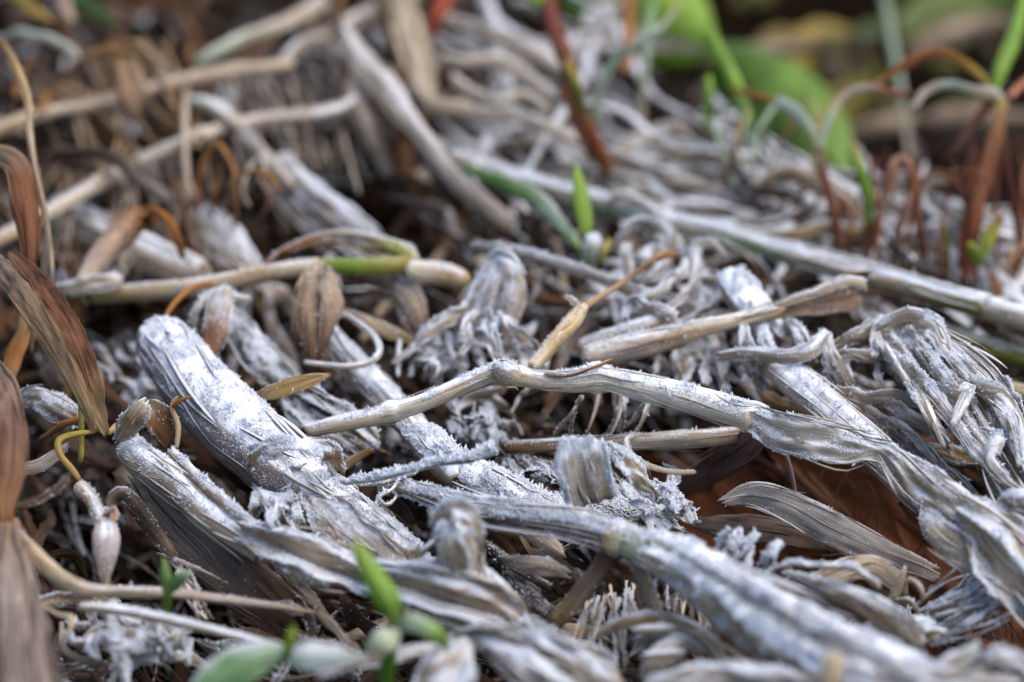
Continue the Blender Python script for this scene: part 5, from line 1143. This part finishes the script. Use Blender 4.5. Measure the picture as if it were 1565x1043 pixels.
for lab, pts, c, w in [
    ('tall bright green grass blade bending left of the big green leaf', [(1084, 40, 6.6, 10), (1100, 80, 6.2, 20), (1122, 125, 5.6, 22), (1138, 175, 4.6, 20), (1140, 220, 3.6, 12)], [LGR, GRN, LGR, FGR], 0),
    ('grey-green grass arching over right of the red-brown reed', [(912, 190, 4.2, 9), (915, 150, 5.0, 13), (935, 100, 6.0, 14), (975, 65, 6.8, 13), (1010, 42, 7.2, 11), (1040, 5, 7.6, 8)], [FGR, FGR, FGR, (.3, .24, .12)], 0),
    ('thin green grass stem standing behind the grey-green arch', [(1000, -20, 6.0, 16), (992, 40, 5.4, 15), (985, 110, 4.4, 12), (980, 200, 2.8, 10)], [GRN, FGR, GREY], 0),
    ('short green blade with yellow foot left of the bright green blade', [(1082, 115, 5.6, 10), (1084, 140, 5.2, 14), (1080, 170, 4.6, 12), (1078, 210, 3.9, 8)], [LGR, GRN, OLV], 0),
    ('green blade rising right of the dark maroon stem', [(1300, 210, 5.6, 6), (1312, 250, 5.2, 16), (1325, 295, 4.4, 17), (1330, 345, 3.4, 10)], [YEL, GRN, (.2, .38, .06)], 0),
    ('upright green blade at the right edge', [(1568, -10, 8.2, 12), (1552, 50, 7.8, 24), (1532, 100, 7.2, 24), (1520, 138, 6.6, 12)], [LGR, GRN, LGR], 0),
    ('pale thin blade crossing in front of the bright green blade', [(1146, 225, 4.2, 7), (1165, 190, 4.8, 9), (1185, 160, 5.2, 7)], [FGR, FGR], 0),
    ('hazy grass stem standing in the far dark background', [(1350, -20, 2.0, 16), (1362, 60, 1.0, 14), (1375, 130, 0, 12), (1390, 240, -1.6, 11)], [(.22, .28, .16), FGR, GREY], 0),
]:
    lf(lab, pts, name='grass_blade', cat='grass blade', col=c, frost=.22, cup=.1, fold=.3, **G)
thing('maroon_sprout', 'dark maroon stem topped by a pair of pale arching leaves', 'sprout', [
    ('stem', tube([(1250, 228, 5.2, 13), (1262, 280, 4.6, 15), (1276, 335, 3.8, 16), (1284, 385, 2.9, 16)], col=[(.3, .2, .12), MAR, MAR, BRN], frost=.08, seg=10), M_STALK),
    ('leaf', leaf([(1252, 230, 5.3, 10), (1240, 200, 5.8, 16), (1212, 168, 6.2, 20), (1184, 150, 6.4, 10)], col=[(.4, .4, .2), FGR, (.52, .56, .48)], frost=.35, m=7), M_GREEN),
    ('leaf', leaf([(1254, 228, 5.3, 8), (1264, 190, 5.9, 11), (1285, 152, 6.5, 12), (1320, 134, 6.9, 13), (1355, 140, 6.9, 12), (1392, 148, 6.7, 9)], col=[FGR, FGR, PALE, PALE, (.36, .12, .05), RED], frost=.25, m=7), M_GREEN),
    ('brown_leaf', leaf([(1180, 152, 6.4, 8), (1150, 145, 6.4, 10), (1115, 135, 6.3, 6)], col=[ORA, ORA], frost=.05, m=5), M_LEAF),
    ('side_bract', leaf([(1290, 330, 4.2, 18), (1288, 310, 4.6, 14), (1280, 300, 4.8, 5)], col=[RED, ORA], frost=.05, m=5), M_LEAF),
], rim=0)
thing('brown_reed', 'red-brown reed clump with arching leaves at the right edge', 'reed', [
    ('stem', tube([(1532, 150, 6.8, 18), (1520, 210, 6.0, 22), (1500, 290, 4.8, 24), (1484, 350, 3.8, 24), (1472, 415, 2.6, 20)], col=[(.3, .22, .08), (.2, .09, .045), (.22, .09, .045), RED, BRN], frost=.1, seg=12, nodes=(.5,)), M_STALK),
    ('stem', tube([(1534, 165, 6.6, 9), (1536, 230, 5.6, 10), (1548, 300, 4.4, 11), (1556, 370, 3.0, 9)], col=[BRN, MAR, MAR], frost=.1, seg=9), M_STALK),
    ('arched_leaf', leaf([(1524, 152, 6.7, 8), (1500, 118, 7.2, 13), (1465, 92, 7.6, 14), (1430, 80, 7.7, 14), (1390, 95, 7.4, 14), (1355, 118, 7.0, 11), (1330, 138, 6.6, 6)], col=[OLV, YEL, ORA, (.36, .14, .06), ORA, TAN], frost=.08, m=7), M_LEAF),
    ('white_leaf', leaf([(1532, 158, 6.7, 12), (1520, 144, 6.9, 18), (1490, 138, 7.0, 13), (1450, 130, 7.0, 14), (1415, 140, 6.8, 14), (1396, 165, 6.4, 10)], col=[PALE, PALE, FGR, PALE, LIL], frost=.45, m=7), M_LEAF),
    ('down_leaf', leaf([(1520, 152, 6.6, 14), (1490, 185, 6.0, 16), (1465, 225, 5.2, 15), (1440, 250, 4.6, 8)], col=[RED, (.3, .15, .1), BRN], frost=.1, m=7), M_LEAF),
], rim=0)
for lab, pts, c in [
    ('red-brown hooked stem left in the reed thicket at the right', [(1360, 300, 4.2, 12), (1362, 258, 5.0, 14), (1376, 242, 5.2, 14), (1390, 260, 5.0, 16), (1400, 320, 4.0, 16), (1412, 400, 2.5, 14)], [ORA, (.3, .18, .12), RED, MAR, BRN]),
    ('thin maroon stem curling right from the hooked stem', [(1402, 330, 3.9, 10), (1408, 285, 4.6, 11), (1430, 262, 4.9, 12), (1460, 280, 4.7, 12), (1475, 315, 4.1, 10)], [MAR, BRN, MAR]),
    ('short brown stem upright in front of the reed clump', [(1442, 430, 2.2, 14), (1446, 370, 3.3, 14), (1440, 335, 4.0, 8)], [BRN, (.2, .14, .04), OLV]),
    ('tan stem leaning in at the right edge under the reed clump', [(1600, 340, 3.6, 14), (1565, 375, 3.4, 16), (1538, 410, 3.0, 14), (1528, 440, 2.5, 10)], [TAN, (.4, .26, .15), BRN]),
    ('orange-brown stub below the tan leaning stem', [(1512, 418, 3.0, 12), (1522, 440, 2.9, 16), (1532, 470, 2.6, 12)], [BRN, (.24, .1, .04), BRN]),
    ('red stem pointing out at the right edge', [(1600, 100, 7.0, 16), (1565, 128, 6.7, 16), (1540, 150, 6.5, 12)], [ORA, (.36, .16, .1)]),
    ('reddish thin stem level behind the reed clump', [(1455, 268, 4.4, 10), (1490, 262, 4.6, 12), (1520, 258, 4.5, 9)], [RED, ORA]),
    ('small dark upright stem between maroon stem and hooked stem', [(1322, 400, 2.2, 18), (1326, 350, 3.0, 16), (1330, 310, 3.8, 8)], [DGREY, BRN, BRN]),
    ('orange upright stem far behind the grey-green arch', [(962, -20, 5.6, 24), (960, 50, 4.8, 24), (956, 115, 3.8, 20)], [(.3, .14, .08), ORA, (.42, .2, .09)]),
    ('slender grey-brown stem behind the short green blade', [(1135, 290, 2.6, 8), (1128, 230, 3.6, 8), (1125, 180, 4.4, 6)], [BRN, LIL, GREY]),
]:
    st(lab, [(a_, b_, c_, d_ * .82) for a_, b_, c_, d_ in pts], name='reed_stem', cat='stem', col=c, frost=.1, seg=10, rough=.12, ridges=(4, .08), flat=.6, wob=.15, rim=0, group='red-brown stems at the right')
thing('lime_bud', 'lime-yellow bud of small leaves in front of the reed clump', 'bud', [
    ('leaf', leaf([(1500, 400, 3.6, 6), (1510, 365, 4.2, 22), (1525, 340, 4.6, 16), (1534, 330, 4.8, 4)], col=[LGR, (.42, .42, .05), ORA], frost=.05, m=7), M_GREEN),
    ('leaf', leaf([(1496, 405, 3.5, 6), (1488, 385, 4.0, 18), (1482, 370, 4.3, 6)], col=[GRN, (.36, .4, .05)], frost=.05, m=7), M_GREEN)], rim=0)
lf('white curled strip on the heap right behind the maroon stem', [(1150, 285, 3.2, 12), (1190, 268, 3.6, 26), (1230, 268, 3.8, 30), (1280, 300, 3.4, 26), (1318, 330, 2.9, 10)], name='straw_strip', cat='straw strip', col=[PALE, TAN, PALE, PALE], frost=.5, cup=.25, rim=0)

# big leaves growing beyond the heap
def broadleaf(label, pts, col, **kw):
    c = world_ctrl([pts[0]])[0]
    g1 = leaf(pts, col=col, frost=kw.get('frost', .05), cup=kw.get('cup', .12), fold=.12, crumple=.04, wav=.05, m=15, thick=.0005)
    px, py, h, w = pts[0][:4]
    g2 = tube([(px, py, h, 12), (px - 6, py + 22, h - 3, 12), (px - 8, py + 30, h - 6, 12)], col=[col[0] if np.ndim(col[0]) else col, OLV], frost=0, seg=8)
    g3 = tube([(p[0], p[1], p[2] + .15, 5) for p in pts], col=[np.array(col[0]) * 1.3 if np.ndim(col[0]) else col, LGR], frost=0, seg=6)
    return thing('broadleaf_plant', label, 'plant', [('blade', g1, M_GREEN), ('stalk', g2, M_GREEN), ('midrib', g3, M_GREEN)], None, 0)
broadleaf('bright green broad leaf far back at the top centre', [(850, -60, 1, 50, 0), (920, -10, 1.3, 120, 0), (1000, 25, 1.3, 140, 0), (1060, 55, 1, 100, 0), (1096, 72, .6, 14)], [(.2, .34, .04), (.28, .46, .05), (.33, .5, .06)])
broadleaf('big green leaf behind the maroon stem, tip down right', [(1090, 90, -1, 60, 0), (1150, 130, -.8, 120, 0), (1215, 180, -.8, 126, 0), (1265, 235, -1, 86, 0), (1298, 275, -1.4, 14)], [(.13, .24, .04), (.2, .33, .05), (.22, .35, .06)])
broadleaf('dark green leaf under the big green leaf', [(1130, 215, -5, 40, 0), (1180, 225, -5, 80, 0), (1230, 245, -5, 70, 0), (1270, 270, -5, 12)], [(.03, .12, .05), (.05, .16, .08)])
broadleaf('ochre leaf blurred in the dark background', [(1200, 120, -6, 30, 0), (1230, 90, -6, 80, 0), (1270, 70, -6, 84, 0), (1310, 55, -6, 14)], [(.3, .2, .03), (.34, .24, .04)])
broadleaf('olive leaf blurred at the top right', [(1360, 60, -6, 30, 0), (1410, 40, -6, 90, 0), (1460, 20, -6, 90, 0), (1520, -5, -6, 16)], [(.09, .13, .015), (.13, .17, .02)])
broadleaf('dark ochre leaf low in the blurred background', [(1215, 200, -6.5, 30, 0), (1260, 170, -6.5, 70, 0), (1300, 140, -6.5, 80, 0), (1340, 100, -6.5, 14)], [(.15, .13, .02), (.2, .16, .02)])
broadleaf('green leaf corner at the top right edge', [(1490, -10, -6, 20, 0), (1520, -8, -6, 50, 0), (1560, -14, -6, 50, 0), (1600, -20, -6, 10)], [(.08, .24, .02), (.1, .3, .03)])
for lab, pts in [
    ('grey fallen stick level under the far bright green leaf', [(985, 95, -1.0, 24), (1080, 88, -1.0, 26), (1180, 76, -1.2, 28), (1260, 70, -1.5, 18)]),
    ('grey fallen stick slanting in the far background at right', [(1380, 90, -5, 30), (1440, 60, -5, 44), (1500, 40, -5, 40), (1560, 30, -5, 30)]),
    ('dim grey stick behind the white arched leaves at right', [(1290, 210, -5, 20), (1340, 195, -5, 34), (1400, 190, -5, 34), (1470, 200, -5, 24)]),
    ('brown stick level in the background between the arched leaves', [(1400, 190, -4, 20), (1460, 180, -4, 40), (1520, 185, -4, 40), (1600, 190, -4, 30)]),
]:
    st(lab, pts, name='fallen_stick', cat='stick', col=[DGREY, GREY, DGREY], frost=.2, seg=12, rough=.1, rim=0, group='sticks in the blurred background')
for i in range(16):
    px, py = random.uniform(1080, 1560), random.uniform(-30, 190)
    c = random.choice([(.07, .09, .015), (.12, .11, .02), (.2, .14, .025), (.06, .1, .02), (.09, .06, .03)])
    a_, l_ = random.uniform(-.7, .9), random.uniform(50, 110)
    nm = {(.07, .09, .015): 'dark olive', (.12, .11, .02): 'khaki', (.2, .14, .025): 'dull yellow', (.06, .1, .02): 'dark green', (.09, .06, .03): 'brown'}[c]
    lf(f"{'small' if l_ < 75 else 'large'} {nm} leaf on the dark ground {where(px, py, 1290, 60, 'the ochre leaf')}",
       [(px + math.cos(a_) * l_ * u, py + math.sin(a_) * l_ * u, random.uniform(-7, -6) + .8 * (.25 - u * u) * 4, w_ * l_ * .55, 0) for u, w_ in ((-.5, .15), (-.2, .9), (.15, 1), (.4, .5), (.5, .08))],
       name='ground_leaf', mat=M_GREEN, col=c, frost=.05, cup=.2, crumple=.08, rim=0, group='blurred leaves on the dark ground')

# ================================================================== FOREGROUND
thing('bright_shoot', 'bright lime-green shoot in front, two pale leaves at its joint', 'shoot', [
    ('upright_leaf', leaf([(543, 826, 8.2, 6, 0), (553, 850, 7.9, 26, 0), (575, 890, 7.4, 36, 5), (595, 925, 6.9, 38, 10), (606, 958, 6.3, 18)], col=[(.36, .5, .08), (.29, .46, .06), (.26, .44, .06), GRN], frost=.2, cup=.05, fold=.35, crumple=.03, m=11), M_GREEN),
    ('midrib', tube([(546, 832, 8.35, 2.5), (556, 852, 8.05, 4), (577, 892, 7.55, 4.5), (597, 927, 7.05, 5), (607, 958, 6.45, 6)], col=[(.44, .56, .16), (.4, .54, .14)], frost=.05, seg=6), M_GREEN),
    ('pale_leaf', leaf([(614, 960, 6.2, 8, 0), (597, 974, 6.4, 38, 0), (576, 986, 6.3, 38, 0), (558, 998, 6.0, 5)], col=[(.5, .54, .32), (.56, .58, .42)], frost=.5, cup=.02, fold=.3, crumple=.08, m=9), M_GREEN),
    ('side_leaf', leaf([(604, 958, 6.2, 14, 0), (628, 952, 6.5, 30, 0), (655, 962, 6.5, 26, 0), (676, 978, 6.2, 20, 0), (684, 994, 5.9, 6)], col=[FGR, (.5, .56, .42), (.3, .46, .1), (.22, .44, .05)], frost=.35, cup=.15, crumple=.05, m=9), M_GREEN),
    ('stem', tube([(606, 950, 6.2, 16), (600, 985, 5.5, 20), (592, 1030, 4.6, 23), (588, 1075, 3.6, 23)], col=[GRN, (.2, .38, .05), (.22, .42, .05)], frost=.04, seg=12, rough=.03), M_GREEN),
], rim=.2)
thing('small_sprout', 'tiny two-leaved green sprout over the frosted straw at lower left', 'sprout', [
    ('leaf', leaf([(250, 854, 5.9, 4, 0), (252, 872, 5.6, 15, 0), (254, 895, 5.2, 17, 0), (256, 915, 4.8, 10)], col=[(.4, .46, .15), (.26, .44, .12), GRN], frost=.12, cup=.2, m=7), M_GREEN),
    ('leaf', leaf([(256, 910, 4.9, 6, 0), (268, 893, 5.3, 20, 0), (282, 880, 5.6, 18, 0), (292, 872, 5.7, 4)], col=[GRN, (.2, .38, .1), FGR], frost=.22, cup=.15, m=7), M_GREEN),
    ('stem', tube([(256, 908, 4.9, 10), (255, 925, 4.4, 12), (253, 948, 3.7, 11)], col=GRN, frost=.05, seg=8), M_GREEN),
], rim=.4)
thing('broad_sprout', 'broad green leaf at the bottom edge with a white frosted leaf beside it', 'sprout', [
    ('green_leaf', leaf([(300, 1080, 5.6, 40, 0), (335, 1042, 6.0, 70, 0), (380, 1012, 6.3, 62, 0), (425, 1000, 6.3, 36, 0), (446, 1000, 6.2, 10)], col=[(.14, .28, .09), (.17, .32, .12), (.22, .36, .15), FGR], frost=.5, cup=.06, fold=.25, crumple=.03, m=13), M_GREEN),
    ('white_leaf', leaf([(436, 1004, 6.2, 18, 0), (470, 1004, 6.3, 42, 0), (510, 1003, 6.2, 34, 0), (550, 1004, 5.9, 5)], col=[FGR, (.5, .56, .5), (.5, .55, .45)], frost=.7, cup=.02, fold=.3, crumple=.08, ragged=.12, m=11), M_GREEN),
    ('bud', leaf([(448, 956, 7.0, 3, 0), (446, 972, 6.8, 15, 0), (440, 995, 6.4, 16, 0), (436, 1014, 6.0, 7)], col=[(.4, .46, .06), (.26, .4, .04), GRN], frost=.02, cup=.3, m=7), M_GREEN),
], rim=.4)
for lab, pts, c in [
    ('brown leaf humped at the bottom edge right of the bright shoot', [(650, 1090, 4.6, 60, 0), (676, 1040, 5.1, 84, 0), (700, 1005, 5.3, 66, 0), (712, 984, 5.3, 16)], [(.28, .18, .1), (.36, .25, .15), PALE]),
    ('frosted crumpled leaf ridge under the twisted sheath end', [(680, 980, 4.4, 16, 0), (740, 972, 4.8, 40, 10), (800, 985, 5.0, 50, 10), (860, 1012, 4.9, 54, 10), (930, 1055, 4.6, 40)], [LIL, PALE, (.34, .25, .18), LIL]),
    ('tan crumpled leaf in front of the crumpled ridge at the bottom', [(748, 990, 4.7, 24, 0), (790, 1016, 5.0, 50, 0), (835, 1046, 4.9, 60, 0), (890, 1085, 4.5, 44)], [TAN, (.36, .27, .2), GREY]),
    ('white strap from the crumpled ridge to the propping strut', [(795, 945, 4.0, 20, 0), (835, 975, 4.3, 34, 0), (880, 1005, 4.4, 36, 0), (925, 1040, 4.2, 30)], [LIL, LIL]),
    ('tan straw lying behind the bright shoot stem', [(485, 1035, 4.4, 16, 0), (550, 1012, 4.7, 22, 0), (620, 1000, 4.8, 22, 0), (680, 985, 4.7, 14)], [GREY, TAN, (.4, .3, .14)]),
    ('frosted ridge of leaf at the bottom edge under the big rime-coated stalk', [(990, 1050, 5.4, 20, 0), (1080, 1030, 5.7, 36, 0), (1180, 1040, 5.8, 40, 0), (1290, 1066, 5.6, 30)], [LIL, LIL, GREY]),
    ('curled brown leaf with white rim in the lower right corner', [(1480, 1030, 5.0, 14, 0), (1516, 1010, 5.4, 30, 0), (1552, 1014, 5.4, 40, 0), (1590, 1046, 5.0, 34), (1620, 1090, 4.6, 20)], [LIL, (.34, .22, .13), BRN]),
    ('grey tongue of leaf sticking up near the lower right corner', [(1420, 1040, 5.6, 24, 0), (1455, 1015, 5.8, 34, 0), (1480, 998, 6.0, 22, 0), (1496, 984, 6.1, 8)], [PALE, LIL, FGR]),
    ('white blurred ridge along the bottom right edge', [(1300, 1050, 6.2, 24, 0), (1380, 1040, 6.4, 40, 0), (1460, 1048, 6.3, 40, 0), (1560, 1050, 6.0, 30)], [LIL, LIL]),
    ('frosted curl of husk left of the second strut foot', [(872, 985, 4.3, 12), (895, 998, 4.6, 36), (920, 1022, 4.5, 44), (945, 1055, 4.1, 30)], [LIL, PALE]),
]:
    lf(lab, [p if len(p) == 5 else (*p, 0) for p in pts], name='foreground_leaf', col=c, back=BRN, frost=.66, cup=.14, crumple=.2, wav=.14, ridges=(1, .10), m=25, ragged=.16, rim=.8, group='crumpled leaves along the bottom edge')
st('pale blurred stub poking up at the bottom right edge', [(1278, 995, 7.0, 26), (1272, 1020, 6.8, 32), (1262, 1060, 6.3, 34)], name='blurred_stub', cat='stub', col=[PALE, TAN], frost=.4, seg=12, rim=.3)
thing('frayed_knot', 'frayed knot of bent white straws at the foot of the second strut', 'straw knot', [
    ('bent_straw', leaf([(915, 968, 3.3, 10, 0), (960, 950, 3.7, 24, 0), (1005, 946, 3.8, 26, 0), (1055, 962, 3.7, 28, 0), (1090, 992, 3.4, 26), (1110, 1035, 3.0, 16)], col=[LIL, (.44, .28, .14), PALE, LIL], frost=.6, cup=.2, crumple=.12, m=13), M_LEAF),
    ('bent_straw', leaf([(970, 985, 3.7, 20, 0), (1010, 975, 4.0, 26, 0), (1050, 985, 4.0, 22), (1075, 1000, 3.8, 10)], col=[LIL, GREY], frost=.7, cup=.25, crumple=.1, m=9), M_LEAF),
    ('bent_straw', leaf([(985, 1040, 3.6, 20, 0), (1005, 1010, 4.0, 40, 0), (1030, 990, 4.1, 34), (1050, 975, 4.0, 10)], col=[LIL, PALE], frost=.6, cup=.2, crumple=.1, m=9), M_LEAF),
    ('bent_straw', tube([(975, 1005, 4.2, 10), (1010, 1000, 4.4, 14), (1048, 998, 4.3, 10)], col=LIL, frost=.8, seg=8), M_STALK),
    ('bent_straw', tube([(965, 965, 4.0, 12), (1005, 962, 4.3, 14), (1035, 960, 4.2, 10)], col=LIL, frost=.8, seg=8), M_STALK),
], rim=1.0)
tuft('pale_shreds', 'fine pale shreds between the two propping struts', 'shreds', ((900, 920), (960, 900)), ((890, 990), (975, 985)), 20, 5, [PALE, LIL, TAN, (.36, .24, .14)], .5, rim=1.0, hb=2.6, ht=2.6, bow=4, jit=22)
tuft('pale_shreds', 'curled pale shreds right of the second strut under the big stalk', 'shreds', ((1020, 880), (1080, 910)), ((1030, 950), (1130, 985)), 18, 5, [LIL, PALE, BRN], .5, rim=1.0, hb=2.4, ht=2.2, bow=4, jit=22)
st('straight thin pale straw running down right under the big rime-coated stalk', [(1078, 972, 4.0, 7), (1110, 990, 4.1, 7), (1150, 1018, 4.0, 6)], name='thin_straw', cat='straw', col=PALE, frost=.4, seg=7, rim=.5)
lf('rust-brown torn husk hanging under the big rime-coated stalk', [(1090, 925, 4.2, 24, 0), (1115, 960, 4.0, 44, 0), (1125, 1000, 3.4, 30, 0), (1124, 1025, 2.9, 8)], name='torn_husk', cat='husk', col=[(.4, .25, .12), (.32, .17, .07), BRN], frost=.15, cup=.2, crumple=.08, rim=.3)
for lab, pts, c in [
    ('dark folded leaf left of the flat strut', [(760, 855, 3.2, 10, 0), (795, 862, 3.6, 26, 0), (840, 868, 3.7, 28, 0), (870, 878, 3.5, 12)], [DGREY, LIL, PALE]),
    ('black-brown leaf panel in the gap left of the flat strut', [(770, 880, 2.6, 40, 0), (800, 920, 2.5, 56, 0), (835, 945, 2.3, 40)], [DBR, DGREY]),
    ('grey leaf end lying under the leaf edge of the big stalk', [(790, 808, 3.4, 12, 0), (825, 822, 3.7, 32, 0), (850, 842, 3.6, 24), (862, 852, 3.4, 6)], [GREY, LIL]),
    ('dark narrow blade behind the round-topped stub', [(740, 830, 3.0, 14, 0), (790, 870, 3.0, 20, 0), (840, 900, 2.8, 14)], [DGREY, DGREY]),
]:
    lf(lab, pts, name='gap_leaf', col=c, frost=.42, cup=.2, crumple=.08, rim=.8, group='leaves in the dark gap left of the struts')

# ================================================================== LOOSE STRAW BETWEEN THE LARGER PIECES
ANCH = [('the orange loops', 340, 270), ('the white forked stalk', 600, 140), ('the lime-green bent sheath', 590, 385), ('the jointed red-brown reed', 885, 130),
        ('the dark maroon stem', 1268, 300), ('the reed clump', 1500, 280), ('the russet arching leaf', 90, 500), ('the hanging brown husk', 488, 470), ('the frayed stalk head', 755, 440),
        ('the rolled tan leaf', 1080, 500), ('the crumpled white sheath', 1470, 600), ('the rimed twig', 640, 715), ('the split stalk', 280, 750), ('the bright green shoot', 600, 930),
        ('the rime-coated stalk', 1150, 930), ('the tiny two-leaved sprout', 255, 900)]
ZONES = [   # (x0, x1, y0, y1, count, label tail, (angle mean, sd), frost, height lo-hi, width lo-hi)
    (-60, 400, -20, 300, 34, 'by the orange tendrils at upper left', (-20, 40), .25, (1.0, 3.2), (12, 30)),
    (380, 720, -20, 240, 26, 'by the forked stalk', (25, 40), .55, (1.4, 3.2), (14, 34)),
    (400, 720, 230, 420, 24, 'in shade below the forked stalk', (38, 22), .35, (.8, 2.4), (14, 32)),
    (700, 1000, 20, 300, 46, 'by the red-brown reed', (28, 18), .85, (1.8, 3.8), (14, 32)),
    (960, 1330, 190, 380, 46, 'before the big green leaves', (24, 16), .85, (1.8, 3.6), (14, 30)),
    (1300, 1640, 290, 460, 34, 'by the reed clump', (20, 22), .8, (1.5, 2.9), (14, 30)),
    (-40, 330, 290, 620, 26, 'behind the russet leaf', (30, 35), .35, (.8, 2.6), (12, 30)),
    (330, 620, 420, 640, 20, 'beneath the yellow-green stem', (42, 22), .68, (1.2, 2.8), (14, 34)),
    (600, 900, 330, 640, 40, 'by the frayed stalk head', (30, 35), .72, (1.4, 3.3), (9, 22)),
    (880, 1350, 380, 600, 44, 'by the rolled tan leaf', (30, 32), .68, (1.4, 3.6), (9, 24)),
    (1330, 1640, 460, 780, 22, 'by the crumpled white sheath', (38, 16), .6, (1.2, 3.0), (12, 26)),
    (480, 900, 620, 860, 34, 'behind the rime-coated stalk', (36, 22), .75, (1.2, 2.8), (9, 24)),
    (40, 420, 640, 960, 22, 'by the split stalk', (40, 25), .2, (.3, 2.0), (10, 24)),
    (400, 960, 860, 1080, 26, 'under the twisted sheath', (34, 22), .22, (.4, 2.2), (12, 28)),
    (900, 1640, 880, 1080, 20, 'below the rime-coated stalk', (36, 22), .55, (.6, 3.0), (10, 26)),
    (60, 520, 920, 1080, 20, 'near the lower left corner', (18, 30), .7, (1.6, 3.6), (10, 26)),
]
SL = []
for zi, (x0, x1, y0, y1, cnt, tail, (am, asd), fr, (h0, h1), (w0, w1)) in enumerate(ZONES):
    for i in range(int(cnt * (.8 if zi in (3, 4, 5) else 1.15))):
        px, py = random.uniform(x0, x1), random.uniform(y0, y1)
        tries = 0
        while off_heap(px, py) and tries < 12:
            px, py = random.uniform(x0, x1), random.uniform(y0, y1); tries += 1
        if tries >= 12: continue
        L = random.uniform(150, 340) if zi in (3, 4, 5) else random.uniform(70, 230)
        a = R(random.gauss(am, asd)) if random.random() < .8 else R(random.uniform(-80, 80))
        h = random.uniform(h0 - .8, h1 - .6)
        w = random.uniform(w0, w1) * (.62 if py < 470 else .8)
        k, k2 = random.gauss(0, .07), random.gauss(0, .04)
        if zi in (3, 4, 5): k, k2 = k * .35, k2 * .35
        dh = random.gauss(0, .35)
        pts = []
        for u in (-.5, -.22, .05, .3, .5):
            b = k * L * (1 - 4 * u * u) + k2 * L * math.sin(u * 6.28) + random.gauss(0, L * .025)
            pts.append((px + math.cos(a) * L * u - math.sin(a) * b, py + math.sin(a) * L * u + math.cos(a) * b, max(.4, h + dh * u * 2 + .5 * (1 - 4 * u * u) * abs(random.gauss(0, .5))), w * (1 - .6 * abs(2 * u) ** 3) * random.uniform(.85, 1.15), random.uniform(-40, 40)))
        cn, base = random.choice([('grey', GREY), ('beige', LIL), ('cream', PALE), ('grey', GREY), ('beige', LIL), ('tan', TAN), ('dull brown', (.2, .14, .1)), ('brown', BRN)])
        base = np.array(base) * random.uniform(.75, 1.2)
        dg = math.degrees(a) % 180
        dirn = 'sloping down right' if 15 < dg < 65 else 'nearly upright' if dg < 115 and dg > 64 else 'sloping up right' if 114 < dg < 165 else 'lying level'
        adj = ('short' if L < 130 else 'long') + (' bowed ' if abs(k) > .07 else ' ') + cn
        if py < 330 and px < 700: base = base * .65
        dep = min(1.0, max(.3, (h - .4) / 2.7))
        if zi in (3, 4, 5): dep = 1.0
        if dep < .75 and random.random() < .85: cn, base = 'dark brown', np.array(random.choice([DBR, BRN, DGREY, (.12, .075, .05)]))  # low slivers recoloured dark, painting shade into the gaps
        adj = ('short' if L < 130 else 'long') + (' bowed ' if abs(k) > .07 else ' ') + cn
        pos = where(px, py, ANCH[zi][1], ANCH[zi][2], ANCH[zi][0])
        sharp = 0.9 if py > 470 else 0
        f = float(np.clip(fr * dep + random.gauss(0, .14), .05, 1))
        if random.random() < .86:
            w *= 1.25
            if random.random() < .5:      # a kink
                i = random.choice((1, 2, 3))
                kx, ky = random.gauss(0, L * .09), random.gauss(0, L * .07)
                pts[i] = (pts[i][0] + kx, pts[i][1] + ky, pts[i][2] + random.uniform(0, .5), pts[i][3], pts[i][4] + random.gauss(0, 30))
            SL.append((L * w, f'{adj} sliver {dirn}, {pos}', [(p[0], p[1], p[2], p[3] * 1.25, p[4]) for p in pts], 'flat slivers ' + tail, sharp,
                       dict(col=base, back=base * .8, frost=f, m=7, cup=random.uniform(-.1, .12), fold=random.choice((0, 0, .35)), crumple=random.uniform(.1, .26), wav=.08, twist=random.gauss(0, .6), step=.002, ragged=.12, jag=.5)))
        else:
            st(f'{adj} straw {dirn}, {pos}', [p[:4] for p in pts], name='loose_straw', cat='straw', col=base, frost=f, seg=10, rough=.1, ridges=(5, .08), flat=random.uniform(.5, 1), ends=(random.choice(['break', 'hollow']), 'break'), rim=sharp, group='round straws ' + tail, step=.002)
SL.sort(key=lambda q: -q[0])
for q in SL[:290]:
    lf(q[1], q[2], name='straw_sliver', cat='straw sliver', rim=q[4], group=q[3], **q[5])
rest = Geo()
for q in SL[290:]:
    g = leaf(q[2], **q[5])
    for arr in ('v', 'c', 'f', 'e', 'k'):
        getattr(rest, arr).extend(getattr(g, arr))
    rest.q.extend(a + rest.n for a in g.q)
    rest.n += g.n
o_ = new_mesh_obj('sliver_litter', rest, M_LEAF, np.zeros(3))
o_['kind'] = 'stuff'
o_['label'] = 'small dry slivers scattered all through the heap'
